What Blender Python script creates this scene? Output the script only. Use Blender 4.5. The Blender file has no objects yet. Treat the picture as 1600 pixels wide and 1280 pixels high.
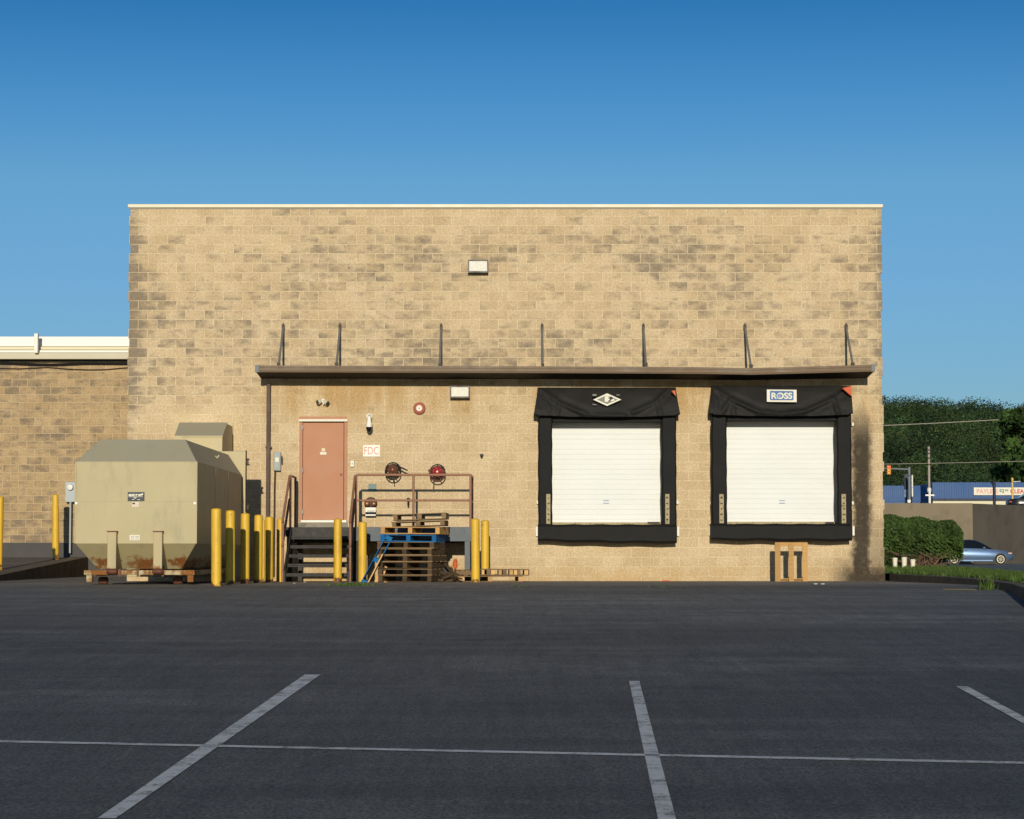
import bpy, bmesh, math, random
from mathutils import Vector, Matrix
random.seed(7)
R = math.radians
sc = bpy.context.scene
col = sc.collection

# ------------------------------------------------------------------ camera, sky, sun, exposure
F = 3660.0            # focal length in photo pixels (1600 wide)
ZE = 0.59             # eye height above the foot of the building
TH = math.atan(225 / F)
cam = bpy.data.cameras.new("camera")
cam.sensor_width = 36; cam.lens = 36 * F / 1600
cam.clip_start = 0.1; cam.clip_end = 4000
co = bpy.data.objects.new("camera", cam); col.objects.link(co)
co.location = (0, 0, ZE); co.rotation_euler = (R(90) + TH, 0, 0)
sc.camera = co

SUN_EL = 11.0
w = bpy.data.worlds.new("World"); sc.world = w; w.use_nodes = True
nt = w.node_tree; nt.nodes.clear()
sky = nt.nodes.new("ShaderNodeTexSky"); sky.sky_type = 'NISHITA'; sky.sun_disc = False
sky.sun_elevation = R(SUN_EL); sky.sun_rotation = R(180); sky.altitude = 0
sky.air_density = 1.0; sky.dust_density = 0.3; sky.ozone_density = 4.0
bg = nt.nodes.new("ShaderNodeBackground"); bg.inputs[1].default_value = 0.10
out = nt.nodes.new("ShaderNodeOutputWorld")
tcw = nt.nodes.new("ShaderNodeTexCoord"); sxw = nt.nodes.new("ShaderNodeSeparateXYZ")
rpw = nt.nodes.new("ShaderNodeValToRGB"); mxw = nt.nodes.new("ShaderNodeMix")
mxw.data_type = 'RGBA'; mxw.blend_type = 'MULTIPLY'; mxw.inputs[0].default_value = 1
nt.links.new(tcw.outputs['Generated'], sxw.inputs[0]); nt.links.new(sxw.outputs[2], rpw.inputs[0])
SKYRAMP = [(0.0, (.70, .82, 1.0)), (.078, (.64, .82, 1.02)), (.115, (.66, .85, 1.03)), (.155, (.66, .89, 1.0)), (.19, (.42, .77, .97)), (.232, (.19, .58, .82)), (.4, (.15, .48, .72)), (1.0, (.13, .38, .58))]
e = rpw.color_ramp.elements
e[0].position = SKYRAMP[0][0]; e[0].color = (*SKYRAMP[0][1], 1)
e[1].position = SKYRAMP[-1][0]; e[1].color = (*SKYRAMP[-1][1], 1)
for p, c in SKYRAMP[1:-1]:
    n = e.new(p); n.color = (*c, 1)
nt.links.new(sky.outputs[0], mxw.inputs[6]); nt.links.new(rpw.outputs[0], mxw.inputs[7])
nt.links.new(mxw.outputs[2], bg.inputs[0]); nt.links.new(bg.outputs[0], out.inputs[0])

sun = bpy.data.lights.new("sun", 'SUN'); sun.energy = 3.9; sun.angle = R(0.5); sun.color = (1, 0.90, 0.72)
so = bpy.data.objects.new("sun", sun); col.objects.link(so); so.location = (0, -10, 30)
so.rotation_euler = (R(90 - SUN_EL), 0, R(-0.3))

sc.view_settings.view_transform = 'Standard'; sc.view_settings.look = 'None'
sc.view_settings.exposure = 0; sc.view_settings.gamma = 1

# ------------------------------------------------------------------ measuring helpers
def P(px, py, Y):
    """world point at depth Y seen at photo pixel (px, py)"""
    v = -(py - 640) / F
    dy = math.cos(TH) - v * math.sin(TH); dz = math.sin(TH) + v * math.cos(TH)
    t = Y / dy
    return Vector(((px - 800) / F * t, Y, ZE + dz * t))
def X(px, py, Y): return P(px, py, Y).x
def Z(py, Y): return P(800, py, Y).z
def ground(Y):
    if Y <= 19.5: return -1.16 + .035 * Y if Y > -10 else -1.51
    if Y <= 40:
        t = Y - 19.5; return -.4775 + .035 * t - .000447 * t * t
    if Y <= 50: return .052 - .0052 * (Y - 40)
    return max(-.04, -.0005 * (Y - 50))
def G(px, py):
    """point of the lot seen at a photo pixel"""
    lo, hi = 2.0, 60.0
    for _ in range(60):
        m = (lo + hi) / 2
        if Z(py, m) > ground(m): lo = m
        else: hi = m
    return P(px, py, lo)

# ------------------------------------------------------------------ mesh builder
class MB:
    def __init__(s): s.v = []; s.f = []
    def add(s, vs, fs):
        b = len(s.v); s.v += [tuple(q) for q in vs]; s.f += [tuple(i + b for i in f) for f in fs]; return s
    def box(s, x0, y0, z0, x1, y1, z1):
        x0, x1 = min(x0, x1), max(x0, x1); y0, y1 = min(y0, y1), max(y0, y1); z0, z1 = min(z0, z1), max(z0, z1)
        return s.add([(x0,y0,z0),(x1,y0,z0),(x1,y1,z0),(x0,y1,z0),(x0,y0,z1),(x1,y0,z1),(x1,y1,z1),(x0,y1,z1)],
              [(0,3,2,1),(4,5,6,7),(0,1,5,4),(1,2,6,5),(2,3,7,6),(3,0,4,7)])
    def pbox(s, px0, py0, px1, py1, Yf, Yb):
        m = (py0 + py1) / 2
        return s.box(X(px0, m, Yf), Yf, Z(py1, Yf), X(px1, m, Yf), Yb, Z(py0, Yf))
    def quad(s, a, b, c, d): return s.add([a, b, c, d], [(0, 1, 2, 3)])
    def prism(s, pts, y0, y1):
        """polygon in (x, z) run from y0 to y1"""
        n = len(pts)
        return s.add([(p[0], y0, p[1]) for p in pts] + [(p[0], y1, p[1]) for p in pts],
              [tuple(range(n)), tuple(range(2*n-1, n-1, -1))] + [(i, i+n, (i+1) % n + n, (i+1) % n) for i in range(n)])
    def loft(s, secs, caps=True, closed=True):
        n = len(secs[0]); vs = [p for q in secs for p in q]; fs = []
        for k in range(len(secs) - 1):
            for i in range(n if closed else n - 1):
                j = (i + 1) % n
                fs.append((k*n+i, k*n+j, (k+1)*n+j, (k+1)*n+i))
        if caps: fs += [tuple(range(n-1, -1, -1)), tuple((len(secs)-1)*n + i for i in range(n))]
        return s.add(vs, fs)
    def tube(s, pts, r, n=8, caps=True):
        pts = [Vector(p) for p in pts]; secs = []
        rs = r if isinstance(r, (list, tuple)) else [r] * len(pts)
        for i, p in enumerate(pts):
            d = (pts[min(i+1, len(pts)-1)] - pts[max(i-1, 0)]).normalized()
            a = d.cross(Vector((0, 0, 1)))
            if a.length < 1e-3: a = d.cross(Vector((1, 0, 0)))
            a.normalize(); b = d.cross(a)
            secs.append([p + (a * math.cos(q) + b * math.sin(q)) * rs[i] for q in [2*math.pi*k/n for k in range(n)]])
        return s.loft(secs, caps)
    def cyl(s, p0, p1, r0, r1=None, n=20): return s.tube([p0, p1], [r0, r0 if r1 is None else r1], n)
    def lathe(s, prof, c, axis='z', n=24):
        """profile of (radius, height) turned round an axis through c"""
        c = Vector(c); secs = []
        for r, h in prof:
            ring = []
            for k in range(n):
                q = 2*math.pi*k/n; a, b = r*math.cos(q), r*math.sin(q)
                ring.append(c + (Vector((a, b, h)) if axis == 'z' else Vector((a, -h, b)) if axis == 'y' else Vector((h, a, b))))
            secs.append(ring)
        return s.loft(secs)
    def ring(s, c, R0, r, n=32, m=8, tilt=None):
        """torus in the xz plane, facing -y"""
        c = Vector(c); vs = []; fs = []
        for i in range(n):
            q = 2*math.pi*i/n; d = Vector((math.cos(q), 0, math.sin(q)))
            for j in range(m):
                t = 2*math.pi*j/m; p = d * (R0 + r*math.cos(t)) + Vector((0, r*math.sin(t), 0))
                vs.append(c + (tilt @ p if tilt else p))
                fs.append((i*m+j, i*m+(j+1) % m, ((i+1) % n)*m+(j+1) % m, ((i+1) % n)*m+j))
        return s.add(vs, fs)
    def ball(s, c, rx, ry, rz, n=16, m=10):
        return s.lathe_e(c, rx, ry, rz, n, m)
    def lathe_e(s, c, rx, ry, rz, n, m):
        secs = []
        for i in range(m + 1):
            t = -math.pi/2 + math.pi*i/m; t = max(-1.55, min(1.55, t))
            secs.append([(c[0]+rx*math.cos(t)*math.cos(2*math.pi*k/n), c[1]+ry*math.cos(t)*math.sin(2*math.pi*k/n), c[2]+rz*math.sin(t)) for k in range(n)])
        return s.loft(secs)
    def build(s, name, mat, parent=None, bevel=0, smooth=True, angle=38):
        me = bpy.data.meshes.new(name)
        off = world_loc(parent) if parent else Vector((0, 0, 0))
        me.from_pydata([tuple(Vector(v) - off) for v in s.v], [], s.f)
        bm = bmesh.new(); bm.from_mesh(me)
        bmesh.ops.recalc_face_normals(bm, faces=bm.faces); bm.to_mesh(me); bm.free()
        if smooth:
            me.polygons.foreach_set("use_smooth", [True] * len(me.polygons)); me.set_sharp_from_angle(angle=R(angle))
        me.materials.append(mat)
        o = bpy.data.objects.new(name, me); col.objects.link(o)
        if parent: o.parent = parent
        if bevel:
            m = o.modifiers.new("bevel", 'BEVEL'); m.width = bevel; m.segments = 2; m.limit_method = 'ANGLE'; m.angle_limit = R(50)
        return o
def world_loc(o):
    v = Vector((0, 0, 0))
    while o: v += Vector(o.location); o = o.parent
    return v
def tag(o, label=None, cat=None, group=None, kind=None):
    if label: o["label"] = label
    if cat: o["category"] = cat
    if group: o["group"] = group
    if kind: o["kind"] = kind
    return o
def thing(name, loc, label, cat, group=None, rz=0):
    o = bpy.data.objects.new(name, None); col.objects.link(o); o.empty_display_size = .2
    o.location = loc; o.rotation_euler = (0, 0, rz)
    return tag(o, label, cat, group)
def dup(root, loc=None, rot=None, label=None):
    r = root.copy(); col.objects.link(r)
    if loc is not None: r.location = loc
    if rot is not None: r.rotation_euler = rot
    if label: r["label"] = label
    for ch in list(root.children):
        c = ch.copy(); col.objects.link(c); c.parent = r
        for g in list(ch.children):
            d = g.copy(); col.objects.link(d); d.parent = c
    return r
def text(name, s, c, width, height, mat, parent, depth=.003, bold=0):
    """lettering facing -y, fitted into width x height, centred on c"""
    cu = bpy.data.curves.new("t", 'FONT'); cu.body = s; cu.size = 1; cu.extrude = 0; cu.offset = bold
    cu.align_x = 'LEFT'
    o = bpy.data.objects.new("t", cu); col.objects.link(o)
    bpy.context.view_layer.update()
    me = bpy.data.meshes.new_from_object(o.evaluated_get(bpy.context.evaluated_depsgraph_get()))
    bpy.data.objects.remove(o)
    xs = [v.co.x for v in me.vertices]; ys = [v.co.y for v in me.vertices]
    sx = width / (max(xs) - min(xs)); sy = height / (max(ys) - min(ys))
    mx = (max(xs) + min(xs)) / 2; my = (max(ys) + min(ys)) / 2
    off = world_loc(parent) if parent else Vector((0, 0, 0))
    for v in me.vertices:
        v.co = Vector(((v.co.x - mx) * sx + c[0], c[1], (v.co.y - my) * sy + c[2])) - off
    me.name = name; me.materials.clear(); me.materials.append(mat)
    r = bpy.data.objects.new(name, me); col.objects.link(r)
    if parent: r.parent = parent
    return r

# ------------------------------------------------------------------ materials
class N:
    """small wrapper to write node trees"""
    def __init__(s, name, rough=.7, metal=0, spec=.3):
        s.m = bpy.data.materials.new(name); s.m.use_nodes = True
        s.t = s.m.node_tree; s.b = s.t.nodes["Principled BSDF"]
        s.b.inputs["Roughness"].default_value = rough; s.b.inputs["Metallic"].default_value = metal
        s.b.inputs["Specular IOR Level"].default_value = spec
        tc = s.t.nodes.new("ShaderNodeTexCoord"); s.co = tc.outputs["Object"]
    def n(s, t): return s.t.nodes.new(t)
    def l(s, a, b): s.t.links.new(a, b)
    def put(s, sock, v):
        if isinstance(v, (int, float)): sock.default_value = v
        elif isinstance(v, tuple): sock.default_value = (*v, 1) if len(v) == 3 and len(sock.default_value) == 4 else v
        else: s.l(v, sock)
    def math(s, op, a, b=0, c=0):
        n = s.n("ShaderNodeMath"); n.operation = op
        for i, v in enumerate((a, b, c)): s.put(n.inputs[i], v)
        return n.outputs[0]
    def mix(s, f, a, b, mode='MIX'):
        n = s.n("ShaderNodeMix"); n.data_type = 'RGBA'; n.blend_type = mode
        s.put(n.inputs[0], f); s.put(n.inputs[6], a); s.put(n.inputs[7], b); return n.outputs[2]
    def noise(s, scale, detail=5, vec=None, rough=.6, stretch=None, seed=0):
        n = s.n("ShaderNodeTexNoise"); n.inputs["Scale"].default_value = scale; n.inputs["Detail"].default_value = detail
        n.inputs["Roughness"].default_value = rough
        v = vec or s.co
        if stretch or seed:
            mp = s.n("ShaderNodeMapping"); s.l(v, mp.inputs[0]); mp.inputs[3].default_value = stretch or (1, 1, 1)
            mp.inputs[1].default_value = (seed, seed * 1.7, seed * .6); v = mp.outputs[0]
        s.l(v, n.inputs["Vector"]); return n.outputs[0]
    def step(s, v, lo, hi, a=0, b=1):
        n = s.n("ShaderNodeMapRange"); n.interpolation_type = 'SMOOTHSTEP'
        s.put(n.inputs[0], v); s.put(n.inputs[1], lo); s.put(n.inputs[2], hi); s.put(n.inputs[3], a); s.put(n.inputs[4], b)
        return n.outputs[0]
    def xyz(s, v=None):
        n = s.n("ShaderNodeSeparateXYZ"); s.l(v or s.co, n.inputs[0]); return n.outputs
    def vec(s, x, y, z):
        n = s.n("ShaderNodeCombineXYZ")
        for i, v in enumerate((x, y, z)): s.put(n.inputs[i], v)
        return n.outputs[0]
    def bump(s, h, strength=.3, dist=.01):
        n = s.n("ShaderNodeBump"); n.inputs["Strength"].default_value = strength; n.inputs["Distance"].default_value = dist
        s.l(h, n.inputs["Height"]); s.l(n.outputs[0], s.b.inputs["Normal"])
    def color(s, c): s.put(s.b.inputs["Base Color"], c)
    def randomised(s):
        oi = s.n("ShaderNodeObjectInfo"); a = s.n("ShaderNodeVectorMath"); a.operation = 'ADD'
        sc_ = s.n("ShaderNodeVectorMath"); sc_.operation = 'SCALE'; sc_.inputs[0].default_value = (37, 53, 71)
        s.l(oi.outputs["Random"], sc_.inputs["Scale"]); s.l(s.co, a.inputs[0]); s.l(sc_.outputs[0], a.inputs[1]); s.co0 = s.co; s.co = a.outputs[0]
        return oi.outputs["Random"]
def sh(c, k): return tuple(max(0, x * k) for x in c)
def mat(name, c, rough=.7, metal=0, var=.15, scale=5, bump=0, bscale=70, spec=.3, dirt=None, dcol=(.06, .05, .04), stretch=None):
    a = N(name, rough, metal, spec); a.randomised()
    k = a.noise(scale, 6, stretch=stretch)
    cc = a.mix(k, sh(c, 1 - var), sh(c, 1 + var))
    if dirt:
        d = a.step(a.noise(scale * 1.7, 8, seed=3), .62 - dirt, .8)
        cc = a.mix(d, cc, dcol)
    a.color(cc)
    a.l(a.step(k, .2, .8, max(0, rough - .08), min(1, rough + .08)), a.b.inputs["Roughness"])
    if bump: a.bump(a.noise(bscale, 6, rough=.7), bump, .004)
    return a.m

# split-face concrete block
Z0 = Z(352.4, 50); X0 = X(217.3, 360, 50)
def block_material(name, A, B, mortar, stain, main=True, grime=.0, xo=None, zo=None):
    a = N(name, .92, 0, .15)
    x, y, z = a.xyz()
    u = a.math('ADD', a.math('ADD', x, y), -(50 + X0) if main else -(61 + xo)); v = a.math('SUBTRACT', z, Z0 if main else zo)
    bv = a.vec(u, v, 0)
    def brick(c1, c2, mo, size):
        b = a.n("ShaderNodeTexBrick"); a.l(bv, b.inputs["Vector"])
        for k, q in (("Color1", c1), ("Color2", c2), ("Mortar", mo)): b.inputs[k].default_value = (*q, 1)
        for k, q in (("Scale", 1), ("Mortar Size", size), ("Mortar Smooth", .6), ("Bias", 0), ("Brick Width", .4064), ("Row Height", .2032)):
            b.inputs[k].default_value = q
        return b
    b = brick((0, 0, 0), (1, 1, 1), (0, 0, 0), .0075)
    r = a.math('MULTIPLY', b.outputs[0], 1.0); m = b.outputs["Fac"]
    base = a.mix(r, A, B)
    wob = a.noise(2.2, 4, seed=2)
    base = a.mix(a.step(wob, .3, .7), base, a.mix(1.0, base, (.88, .85, .80), 'MULTIPLY'))
    # weathering of single blocks, denser in patches
    patch = a.noise(.32, 3, seed=5, stretch=(1, 1, 2.2))
    spot = a.noise(2.6, 7, vec=a.vec(a.math('ADD', a.math('ADD', x, y), a.math('MULTIPLY', r, 7.0)), a.math('MULTIPLY', r, 3.0), z), stretch=(1, 1, 1.9), rough=.6, seed=8)
    s = a.math('ADD', a.math('MULTIPLY', spot, 1.15), a.math('ADD', a.math('MULTIPLY', r, .09), a.math('MULTIPLY', patch, .66)))
    if main:
        high = a.step(z, 2.9, 4.7, -.3, .03); s = a.math('ADD', s, high)
        top = a.step(z, 7.0, 7.9, 0, -.16); s = a.math('ADD', s, top)
        edge = a.step(a.math('ABSOLUTE', a.math('SUBTRACT', x, -.07)), 7.72, 8.1, 0, .26); s = a.math('ADD', s, edge)
    else: s = a.math('ADD', s, grime)
    st = a.step(s, .85, 1.27)
    st = a.math('MULTIPLY', st, a.math('SUBTRACT', 1, a.math('MULTIPLY', m, .75)))
    base = a.mix(m, base, mortar)
    base = a.mix(a.math('MULTIPLY', st, .85), base, stain)
    if main:
        # ochre rain marks under the canopy
        dr = a.noise(1.0, 5, stretch=(1.6, 1.6, .22), seed=4)
        dm = a.math('MULTIPLY', a.step(dr, .42, .62), a.math('MULTIPLY', a.step(z, 3.15, 3.9), a.math('MULTIPLY', a.step(z, 4.3, 4.25), a.step(x, -5.4, -5.2))))
        base = a.mix(a.math('MULTIPLY', dm, .8), base, (.43, .275, .115))
        # yellowed foot
        ft = a.math('MULTIPLY', a.step(z, .55, .05), a.step(a.noise(2.5, 5, seed=11), .3, .65))
        base = a.mix(a.math('MULTIPLY', ft, .5), base, (.47, .30, .12))
        # black run-off streak at the right end, spreading at the foot
        wn = a.noise(1.7, 7, seed=21, rough=.65); wn2 = a.noise(7, 7, seed=13, rough=.7)
        xc = a.math('ADD', x, a.math('ADD', a.math('MULTIPLY', a.math('SUBTRACT', wn, .5), .30), a.math('MULTIPLY', a.math('SUBTRACT', wn2, .5), .20)))
        xs = X(1346, 760, 50)
        d = a.math('ABSOLUTE', a.math('SUBTRACT', xc, xs))
        wd = a.step(z, 3.9, 3.2, .09, .20)
        k1 = a.math('MULTIPLY', a.step(a.math('DIVIDE', d, wd), 1.45, .55), a.step(z, 4.05, 2.9))
        zz = a.math('ADD', z, a.math('MULTIPLY', a.math('SUBTRACT', wn2, .5), .55))
        k2 = a.math('MULTIPLY', a.step(zz, .62, .08), a.step(xc, X(1285, 890, 50), X(1335, 890, 50)))
        k3 = a.math('MULTIPLY', a.math('MULTIPLY', a.step(zz, 1.9, .4), a.step(xc, xs - .1, xs + .25)), .5)
        kk = a.math('MULTIPLY', a.math('MAXIMUM', a.math('MAXIMUM', k1, k3), k2), a.step(wn2, .25, .5, .84, 1))
        base = a.mix(a.math('MULTIPLY', kk, .93), base, (.026, .022, .019))
        # pale patch of repainted block round the machine chute
        px_ = a.math('MULTIPLY', a.step(x, X(352, 700, 50), X(356, 700, 50)), a.step(x, X(405, 700, 50), X(395, 700, 50)))
        cl = a.math('MULTIPLY', a.step(a.math('ABSOLUTE', a.math('SUBTRACT', x, X(322, 700, 50))), .85, .6), a.step(a.math('ABSOLUTE', a.math('SUBTRACT', z, Z(690, 50))), .75, .5))
        base = a.mix(a.math('MULTIPLY', cl, .4), base, (.70, .57, .35))
    fine = a.noise(26, 6, rough=.8)
    base = a.mix(1.0, base, a.mix(a.step(fine, .3, .7), (.71, .70, .68), (1.19, 1.19, 1.19)), 'MULTIPLY')
    a.color(base)
    h = a.math('ADD', a.math('MULTIPLY', a.noise(20, 7, rough=.68), 1.0), a.math('MULTIPLY', m, -.35))
    a.bump(h, .55, .022)
    return a.m
M = {}
M['block'] = block_material('split face block', (.61, .485, .315), (.55, .432, .277), (.72, .595, .38), (.20, .165, .125))
M['block_low'] = block_material('weathered split face block', (.47, .35, .205), (.43, .318, .185), (.60, .475, .285), (.17, .14, .11), False, .07, .15, .87)
def asphalt(name, c, lighten=.0, brown=0):
    a = N(name, .8, 0, .4)
    big = a.noise(.18, 5, seed=3, stretch=(.5, 1.2, 1)); mid = a.noise(1.6, 6); fine = a.noise(38, 5, rough=.85, stretch=(1.3, .55, 1)); vf = a.noise(120, 2, stretch=(1, .5, 1))
    cc = a.mix(a.step(big, .32, .66), sh(c, .70), sh(c, 1.32))
    cc = a.mix(a.step(mid, .35, .7), sh(c, .85), cc)
    cc = a.mix(a.step(fine, .33, .67), a.mix(1, cc, (.33, .33, .34), 'MULTIPLY'), a.mix(1, cc, (1.75, 1.74, 1.72), 'MULTIPLY'))
    cc = a.mix(a.step(vf, .66, .74), cc, (.25, .24, .23))
    wear = a.noise(1, 5, stretch=(9, .55, 1), rough=.7, seed=31); drag = a.noise(1, 6, stretch=(.14, 1.1, 1), seed=17)
    cc = a.mix(1, cc, a.mix(a.step(wear, .3, .7), (.86, .86, .87), (1.13, 1.13, 1.13)), 'MULTIPLY')
    cc = a.mix(1, cc, a.mix(a.step(drag, .35, .68), (.80, .80, .80), (1.16, 1.16, 1.17)), 'MULTIPLY')
    if not brown: yy = a.math('ADD', a.xyz()[1], a.math('MULTIPLY', a.math('SUBTRACT', a.noise(.11, 5, seed=41), .5), 26)); cc = a.mix(1, cc, a.mix(a.step(yy, 22, 37), (1, 1, 1), (1.5, 1.5, 1.52)), 'MULTIPLY')   # paler from mid lot towards the building, with a ragged edge
    oil = a.step(a.noise(.9, 6, seed=9, stretch=(.7, .7, 1)), .60, .75)
    cc = a.mix(a.math('MULTIPLY', oil, .45), cc, (.018, .018, .02))
    if brown: cc = a.mix(a.step(a.noise(1.3, 6, seed=14), .35, .7, 0, brown), cc, (.16, .125, .08))
    a.color(cc); a.bump(a.math('ADD', fine, a.math('MULTIPLY', vf, .5)), .5, .006)
    return a.m
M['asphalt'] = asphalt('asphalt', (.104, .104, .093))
M['apron'] = asphalt('old asphalt apron', (.25, .22, .175), 0, .55)
M['road'] = asphalt('far asphalt', (.07, .07, .075))
M['drive'] = asphalt('driveway asphalt', (.075, .073, .072))
a = N('worn white line paint', .75); f = a.noise(5, 8, rough=.78); g = a.noise(45, 5, rough=.85)
k = a.math('ADD', a.math('MULTIPLY', f, .8), a.math('MULTIPLY', g, .5))
a.color(a.mix(a.step(k, .50, .68), (.125, .12, .11), a.mix(g, (.52, .53, .52), (.74, .75, .72)))); a.bump(g, .3, .004); M['line'] = a.m
M['line_yellow'] = mat('worn yellow line paint', (.5, .4, .12), .8, var=.4, scale=14)
M['coping'] = mat('cream coping metal', (.66, .60, .44), .45, var=.06, scale=2)
M['coping_grey'] = mat('grey coping underside', (.32, .30, .25), .6)
M['brown'] = mat('brown painted steel', (.125, .078, .040), .5, var=.18, scale=3, dirt=.05)
M['brown_dark'] = mat('dark brown painted steel', (.06, .035, .022), .55)
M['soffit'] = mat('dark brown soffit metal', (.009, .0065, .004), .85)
M['galv'] = mat('weathered galvanised steel', (.16, .175, .185), .6, .0, var=.25, scale=9)
M['rod'] = mat('grey steel rod', (.19, .185, .18), .55, .3, var=.2, scale=9)
M['black'] = mat('black paint', (.012, .012, .012), .5)
M['white'] = mat('white paint', (.74, .73, .66), .5, var=.05, scale=3)
M['whitegrey'] = mat('off white plastic', (.68, .67, .62), .45, var=.06, scale=6)
M['lens'] = mat('ribbed lamp glass', (.78, .77, .70), .25, var=.12, scale=14, spec=.5)
M['lamp_case'] = mat('bronze lamp case', (.025, .02, .016), .45)
a = N('white dock door', .5); n1 = a.noise(1.2, 6, stretch=(.7, 1, 1.6)); n2 = a.noise(5, 7, stretch=(.5, 1, 2.5), seed=4)
cc = a.mix(a.step(n1, .3, .75), (.64, .66, .645), (.675, .70, .69)); cc = a.mix(a.step(n2, .58, .8, 0, .35), cc, (.52, .48, .37))
a.color(cc); M['dockdoor'] = a.m
def vinyl(name, c):
    a = N(name, .7, 0, .22); k = a.noise(3.2, 7, rough=.65); d = a.noise(9, 8, seed=6, rough=.7)
    cc = a.mix(k, sh(c, .65), sh(c, 1.45)); cc = a.mix(a.step(d, .6, .85, 0, .4), cc, (.05, .046, .04)); a.color(cc)
    a.bump(a.math('ADD', a.noise(6, 6), a.math('MULTIPLY', a.noise(120, 3), .3)), .35, .03); return a.m
M['vinyl'] = vinyl('black vinyl pad', (.0075, .0072, .007))
M['vinyl2'] = vinyl('black vinyl curtain', (.018, .0172, .0165))
M['rubber'] = vinyl('black rubber bumper', (.010, .0095, .009))
M['guide'] = mat('grimy yellowed strip', (.36, .30, .17), .7, var=.35, scale=9, dirt=.12, dcol=(.03, .028, .02))
M['orange'] = mat('orange vinyl', (.52, .10, .03), .6, var=.15)
M['blue_sign'] = mat('blue sign ink', (.035, .12, .30), .5, var=.25, scale=14)
M['blue_pale'] = mat('faded blue sign ink', (.16, .25, .38), .5, var=.2, scale=20)
M['sign_grey'] = mat('grey emblem ink', (.20, .20, .17), .6, var=.35, scale=12)
M['sign_white'] = mat('aged white sign', (.70, .67, .56), .6, var=.08, scale=6)
M['ink_red'] = mat('faded red ink', (.66, .30, .25), .6, var=.2, scale=30)
M['ink_black'] = mat('black ink', (.02, .02, .022), .6)
M['red_deep'] = mat('deep red ink', (.50, .03, .04), .6)
M['green_ink'] = mat('green ink', (.02, .16, .08), .6)
M['door'] = mat('salmon painted steel door', (.42, .197, .108), .55, var=.07, scale=2, bump=.1, bscale=120, spec=.25)
M['frame'] = mat('salmon door frame', (.40, .185, .10), .55, var=.1)
M['rail'] = mat('brown rail paint', (.27, .135, .082), .55, var=.25, scale=8, dirt=.06)
M['stair'] = mat('dark stair steel', (.030, .029, .028), .6, .2, var=.3, scale=8)
M['platform'] = mat('slate painted steel', (.10, .115, .13), .6, .2, var=.3, scale=6, dirt=.05)
def rusty(name, c, z0, z1, amount, dirt=.1):
    a = N(name, .6, 0, .3); x, y, z = a.xyz()
    k = a.noise(1.6, 6); cc = a.mix(k, sh(c, .88), sh(c, 1.1))
    d = a.noise(3, 7, seed=5, stretch=(1.4, 1.4, .5)); cc = a.mix(a.step(d, .50, .85, 0, dirt * 3), cc, (.22, .19, .12))
    ge = a.n('ShaderNodeNewGeometry'); nz = a.xyz(ge.outputs['Normal'])[2]; cc = a.mix(a.math('MULTIPLY', a.step(nz, .3, .6), a.step(k, .2, .7, .45, .8)), cc, (.34, .33, .26))  # dust lying on the sloped tops
    r = a.math('ADD', a.math('MULTIPLY', a.noise(3.2, 8, rough=.68, seed=2, stretch=(1.3, 1.3, .8)), 1.0), a.step(z, z0, z1, amount, -.45))
    rc = a.mix(a.noise(9, 6), (.13, .045, .014), (.30, .125, .03))
    cc = a.mix(a.step(r, .60, .74), cc, rc); a.color(cc)
    a.l(a.step(r, .6, .74, .5, .9), a.b.inputs["Roughness"]); a.bump(a.noise(40, 5), .12, .004); return a.m
M['comp'] = rusty('tan painted compactor steel', (.405, .345, .19), .38, .80, .20, .2)
M['comp_back'] = rusty('tan painted machine steel', (.45, .375, .205), 2.4, 2.7, -.2)
M['comp_frame'] = rusty('rusty tan steel rail', (.40, .33, .18), .25, .62, .17, .16)
M['plate_navy'] = mat('navy plate', (.02, .03, .045), .5)
def yellow(name, c):
    a = N(name, .5, 0, .35); oi = a.randomised(); z = a.xyz(a.co0)[2]
    k = a.noise(4, 6); cc = a.mix(k, sh(c, .84), sh(c, 1.12))
    chip = a.step(a.noise(11, 7, rough=.7, seed=3), .635, .69); rs = a.step(a.math('ADD', a.noise(7, 7, seed=8), a.step(z, .0, .22, .2, -.2)), .62, .72)
    cc = a.mix(a.step(a.noise(2.5, 7, seed=6, stretch=(2, 2, .5)), .50, .8, 0, .6), cc, (.30, .17, .03))
    cc = a.mix(chip, cc, (.16, .09, .02)); cc = a.mix(rs, cc, (.13, .05, .02)); a.color(cc); return a.m
M['yellow'] = yellow('yellow bollard paint', (.66, .41, .035))
M['concrete'] = mat('weathered concrete', (.25, .225, .18), .9, var=.25, scale=2.5, bump=.25, bscale=60, dirt=.1)
M['kerb'] = mat('grimy concrete kerb', (.14, .115, .085), .95, var=.35, scale=2.2, bump=.3, bscale=50, dirt=.2)
M['retain'] = mat('stained retaining wall concrete', (.205, .168, .115), .95, var=.28, scale=.55, bump=.2, bscale=9, dirt=.12, dcol=(.12, .10, .07), stretch=(1, 1, .35))
M['retain_shaded'] = mat('shade toned retaining wall concrete', (.10, .088, .07), .95, var=.35, scale=.5, bump=.2, bscale=9, dirt=.15, dcol=(.06, .05, .04), stretch=(1, 1, .5))  # stained, and darkened in colour to stand for shade on the angled panel
def wood(name, c, v=.3):
    a = N(name, .85, 0, .15); oi = a.randomised()
    k = a.noise(5, 6, stretch=(.6, 3, 5)); g = a.noise(30, 5, stretch=(.3, 2, 2))
    cc = a.mix(k, sh(c, 1 - v), sh(c, 1 + v)); cc = a.mix(a.step(g, .5, .75, 0, .5), cc, sh(c, .5))
    cc = a.mix(1, cc, a.mix(oi, (.72, .72, .74), (1.2, 1.15, 1.05)), 'MULTIPLY'); a.color(cc); a.bump(g, .2, .004); return a.m
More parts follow.
